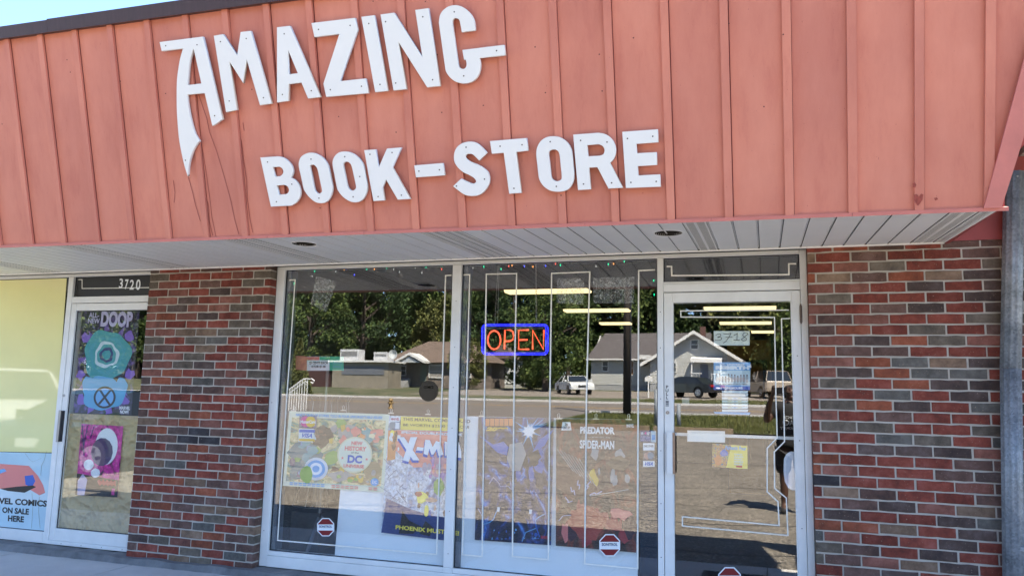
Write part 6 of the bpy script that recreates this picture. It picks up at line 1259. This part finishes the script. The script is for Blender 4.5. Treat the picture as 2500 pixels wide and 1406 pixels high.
me = bpy.data.meshes.new('foliage'); me.from_pydata([tuple(v) for v in vs], [], fs); me.materials.append(LM[2]); link('foliage', me, ev); b = MB(); b.tube([(p.x, y, TZ(y)-.1), (p.x, y, TZ(y)+3.4)], [.08, .02], 6); b.obj('trunk', BARK, ev)
# tufts in the near grass strip
rnd = random.Random(14); vs = []; fs = []
for k in range(26000):
    x = rnd.uniform(-7.4, 3); v = rnd.uniform(19.9, 28.4) if rnd.random() < .75 else rnd.uniform(39, 46.3); y = GY-v; z = TZ(y); h = rnd.uniform(.05, .16); a = rnd.uniform(0, 3.14); dx, dy = .02*math.cos(a), .02*math.sin(a); o = len(vs)
    vs += [(x-dx, y-dy, z), (x+dx, y+dy, z), (x+rnd.uniform(-.05, .05), y+rnd.uniform(-.05, .05), z+h)]; fs.append((o, o+1, o+2))
me = bpy.data.meshes.new('grass_tufts'); me.from_pydata(vs, [], fs); me.materials.append(LM[2]); tag(link('grass_tufts', me), 'short grass along the road verges', 'grass', kind='stuff')

# ================================================================ THE PHOTOGRAPHER (reflected in the door)
pp = thing('person', 'person in a black printed t-shirt and shorts photographing the shop, reflected in the door', 'person')
def skin(name, V, E_, rad, m, parent, sub=2, root=0):
    me = bpy.data.meshes.new(name); me.from_pydata([tuple(v) for v in V], E_, []); o = bpy.data.objects.new(name, me); COL.objects.link(o)
    md = o.modifiers.new('s', 'SKIN'); md.use_smooth_shade = True; o.modifiers.new('d', 'SUBSURF').levels = sub; o.modifiers['d'].render_levels = sub
    for i, r_ in enumerate(rad):
        r2 = r_ if isinstance(r_, tuple) else (r_, r_); me.skin_vertices[0].data[i].radius = r2; me.skin_vertices[0].data[i].use_root = (i == root)
    dg = bpy.context.evaluated_depsgraph_get(); dg.update(); nm = bpy.data.meshes.new_from_object(o.evaluated_get(dg)); bpy.data.objects.remove(o); nm.name = name; nm.materials.clear(); nm.materials.append(m)
    nm.polygons.foreach_set('use_smooth', [True]*len(nm.polygons)); return link(name, nm, parent)
SKIN = mat('brown_skin', (.075, .035, .022), .5); TEE = mat('black_cotton', (.014, .014, .015), .85); HAIR = mat('black_hair', (.010, .008, .008), .8)
fz = -.1; X0 = .10; YP0 = -5.90      # facing +y (the shop); his right hand side is +x
def B(x, y, z): return (X0+x, YP0+y, fz+z)
V = [B(0,0,.98), B(0,0,1.12), B(0,.0,1.30), B(0,-.01,1.43), B(0,.01,1.52), B(0,.04,1.60), B(0,.05,1.68), B(-.10,0,.90), B(-.11,.02,.52), B(-.11,-.02,.10), B(-.12,.12,.03), B(.10,0,.90), B(.12,.02,.52), B(.13,-.02,.10), B(.14,.12,.03),
     B(-.20,0,1.40), B(-.33,.12,1.22), B(-.29,.27,1.43), B(-.24,.36,1.58), B(.20,0,1.40), B(.30,.14,1.20), B(.12,.30,1.42), B(-.02,.37,1.57)]
E_ = [(0,1),(1,2),(2,3),(3,4),(4,5),(5,6),(0,7),(7,8),(8,9),(9,10),(0,11),(11,12),(12,13),(13,14),(3,15),(15,16),(16,17),(17,18),(3,19),(19,20),(20,21),(21,22)]
rad = [(.17,.13),(.17,.13),(.18,.12),(.13,.09),.055,.082,.085,.11,.065,.045,.04,.11,.065,.045,.04,.07,.052,.04,.028,.07,.052,.04,.028]
skin('body', V, E_, rad, SKIN, pp)
skin('t_shirt', [B(0,0,.86), B(0,0,1.10), B(0,0,1.30), B(0,-.01,1.42), B(0,0,1.47), B(-.19,0,1.40), B(-.29,.08,1.28), B(.19,0,1.40), B(.27,.09,1.27)], [(0,1),(1,2),(2,3),(3,4),(3,5),(5,6),(3,7),(7,8)], [(.235,.17),(.215,.165),(.215,.15),(.15,.11),(.085,.08),.105,.085,.105,.085], TEE, pp, root=1)
skin('shorts', [B(0,0,.95), B(-.11,.0,.80), B(-.12,.01,.50), B(.11,.0,.80), B(.13,.01,.50)], [(0,1),(1,2),(0,3),(3,4)], [(.20,.155),.125,.105,.125,.105], TEE, pp)
for s_ in (-1, 1): skin('shoe', [B(s_*.12, -.05, .05), B(s_*.125, .06, .045), B(s_*.13, .17, .035)], [(0,1),(1,2)], [.05,.045,.035], TEE, pp, 1)
for s_, (wx, wy, wz) in ((-1, (-.24,.36,1.58)), (1, (-.02,.37,1.57))):       # hands closed on the phone: palm, four fingers, thumb
    V = [B(wx,wy,wz), B(wx+.02*-s_,wy+.03,wz+.05)]; E_ = [(0,1)]; rad = [.028, (.040,.022)]
    for k in range(4):
        a = len(V); zz0 = wz+.02+.022*k; V += [B(wx+.0*s_, wy+.05, zz0+.02), B(wx-s_*.025, wy+.075, zz0+.03), B(wx-s_*.052+.004*k*s_, wy+.07, zz0+.032)]; E_ += [(1,a),(a,a+1),(a+1,a+2)]; rad += [.011,.010,.0085]
    a = len(V); V += [B(wx-s_*.03, wy+.01, wz+.03), B(wx-s_*.055, wy+.02, wz+.055)]; E_ += [(1,a),(a,a+1)]; rad += [.013,.010]
    skin('hand', V, E_, rad, SKIN, pp, 1)
skin('hair', [B(0,.0,1.70), B(0,-.03,1.66), B(0,-.035,1.60)], [(0,1),(1,2)], [(.095,.09),.088,.06], HAIR, pp)
b = MB(); b.tube([B(0,.12,1.60), B(0,.145,1.585), B(0,.13,1.575)], [.012,.017,.012], 6); b.obj('nose', SKIN, pp, True)
for s_ in (-1, 1):
    b = MB(); b.tube([B(s_*.032,.118,1.622), B(s_*.032,.126,1.622)], [.012,.008], 8); b.obj('eye', INK['white'], pp, True); b = MB(); b.tube([B(s_*.085,.03,1.63), B(s_*.09,.03,1.58)], [.02,.012], 6); b.obj('ear', SKIN, pp, True)
b = MB(); b.box(B(-.028,.118,1.547), B(.028,.124,1.555)); b.obj('mouth', mat('lips', (.10, .03, .03), .5), pp)
def chest(t_, x0, x1, z0, z1):
    vs, fs = text_mesh(t_, .03); me = bpy.data.meshes.new('shirt_print'); me.from_pydata([(X0+x1+(x0-x1)*u, YP0+.172-abs(u-.5)*.05, fz+z0+v*(z1-z0)) for u, v, z in vs], [], fs); me.materials.append(INK['white']); link('shirt_print', me, pp)
chest('COO', -.10, .12, 1.26, 1.30); chest('AUTHORITY', -.15, .15, 1.12, 1.155); chest('A', -.03, .03, 1.175, 1.245)
for s_ in (-1, 1):
    b = MB(); n = 14; b.add([(X0+s_*.075+r_*math.cos(2*math.pi*k/n), YP0+.168, fz+1.21+r_*.8*math.sin(2*math.pi*k/n)) for r_ in (.045, .033) for k in range(n)], [(k, (k+1) % n, (k+1) % n+n, k+n) for k in range(n)]); b.obj('shirt_print', INK['white'], pp)
b = MB(); b.box((X0-.215, YP0+.435, fz+1.585), (X0-.045, YP0+.443, fz+1.675)); ph = tag(b.obj('phone', mat('phone_black', (.02, .02, .022), .1)), 'dark phone held up by the photographer in the door reflection', 'phone')
for k in range(3): b = MB(); q = (X0-.20+.022*k, fz+1.655-.014*(k % 2)); b.tube([(q[0], YP0+.444, q[1]), (q[0], YP0+.446, q[1])], .008, 12); b.obj('lens', CHR if k == 0 else CGL, ph)
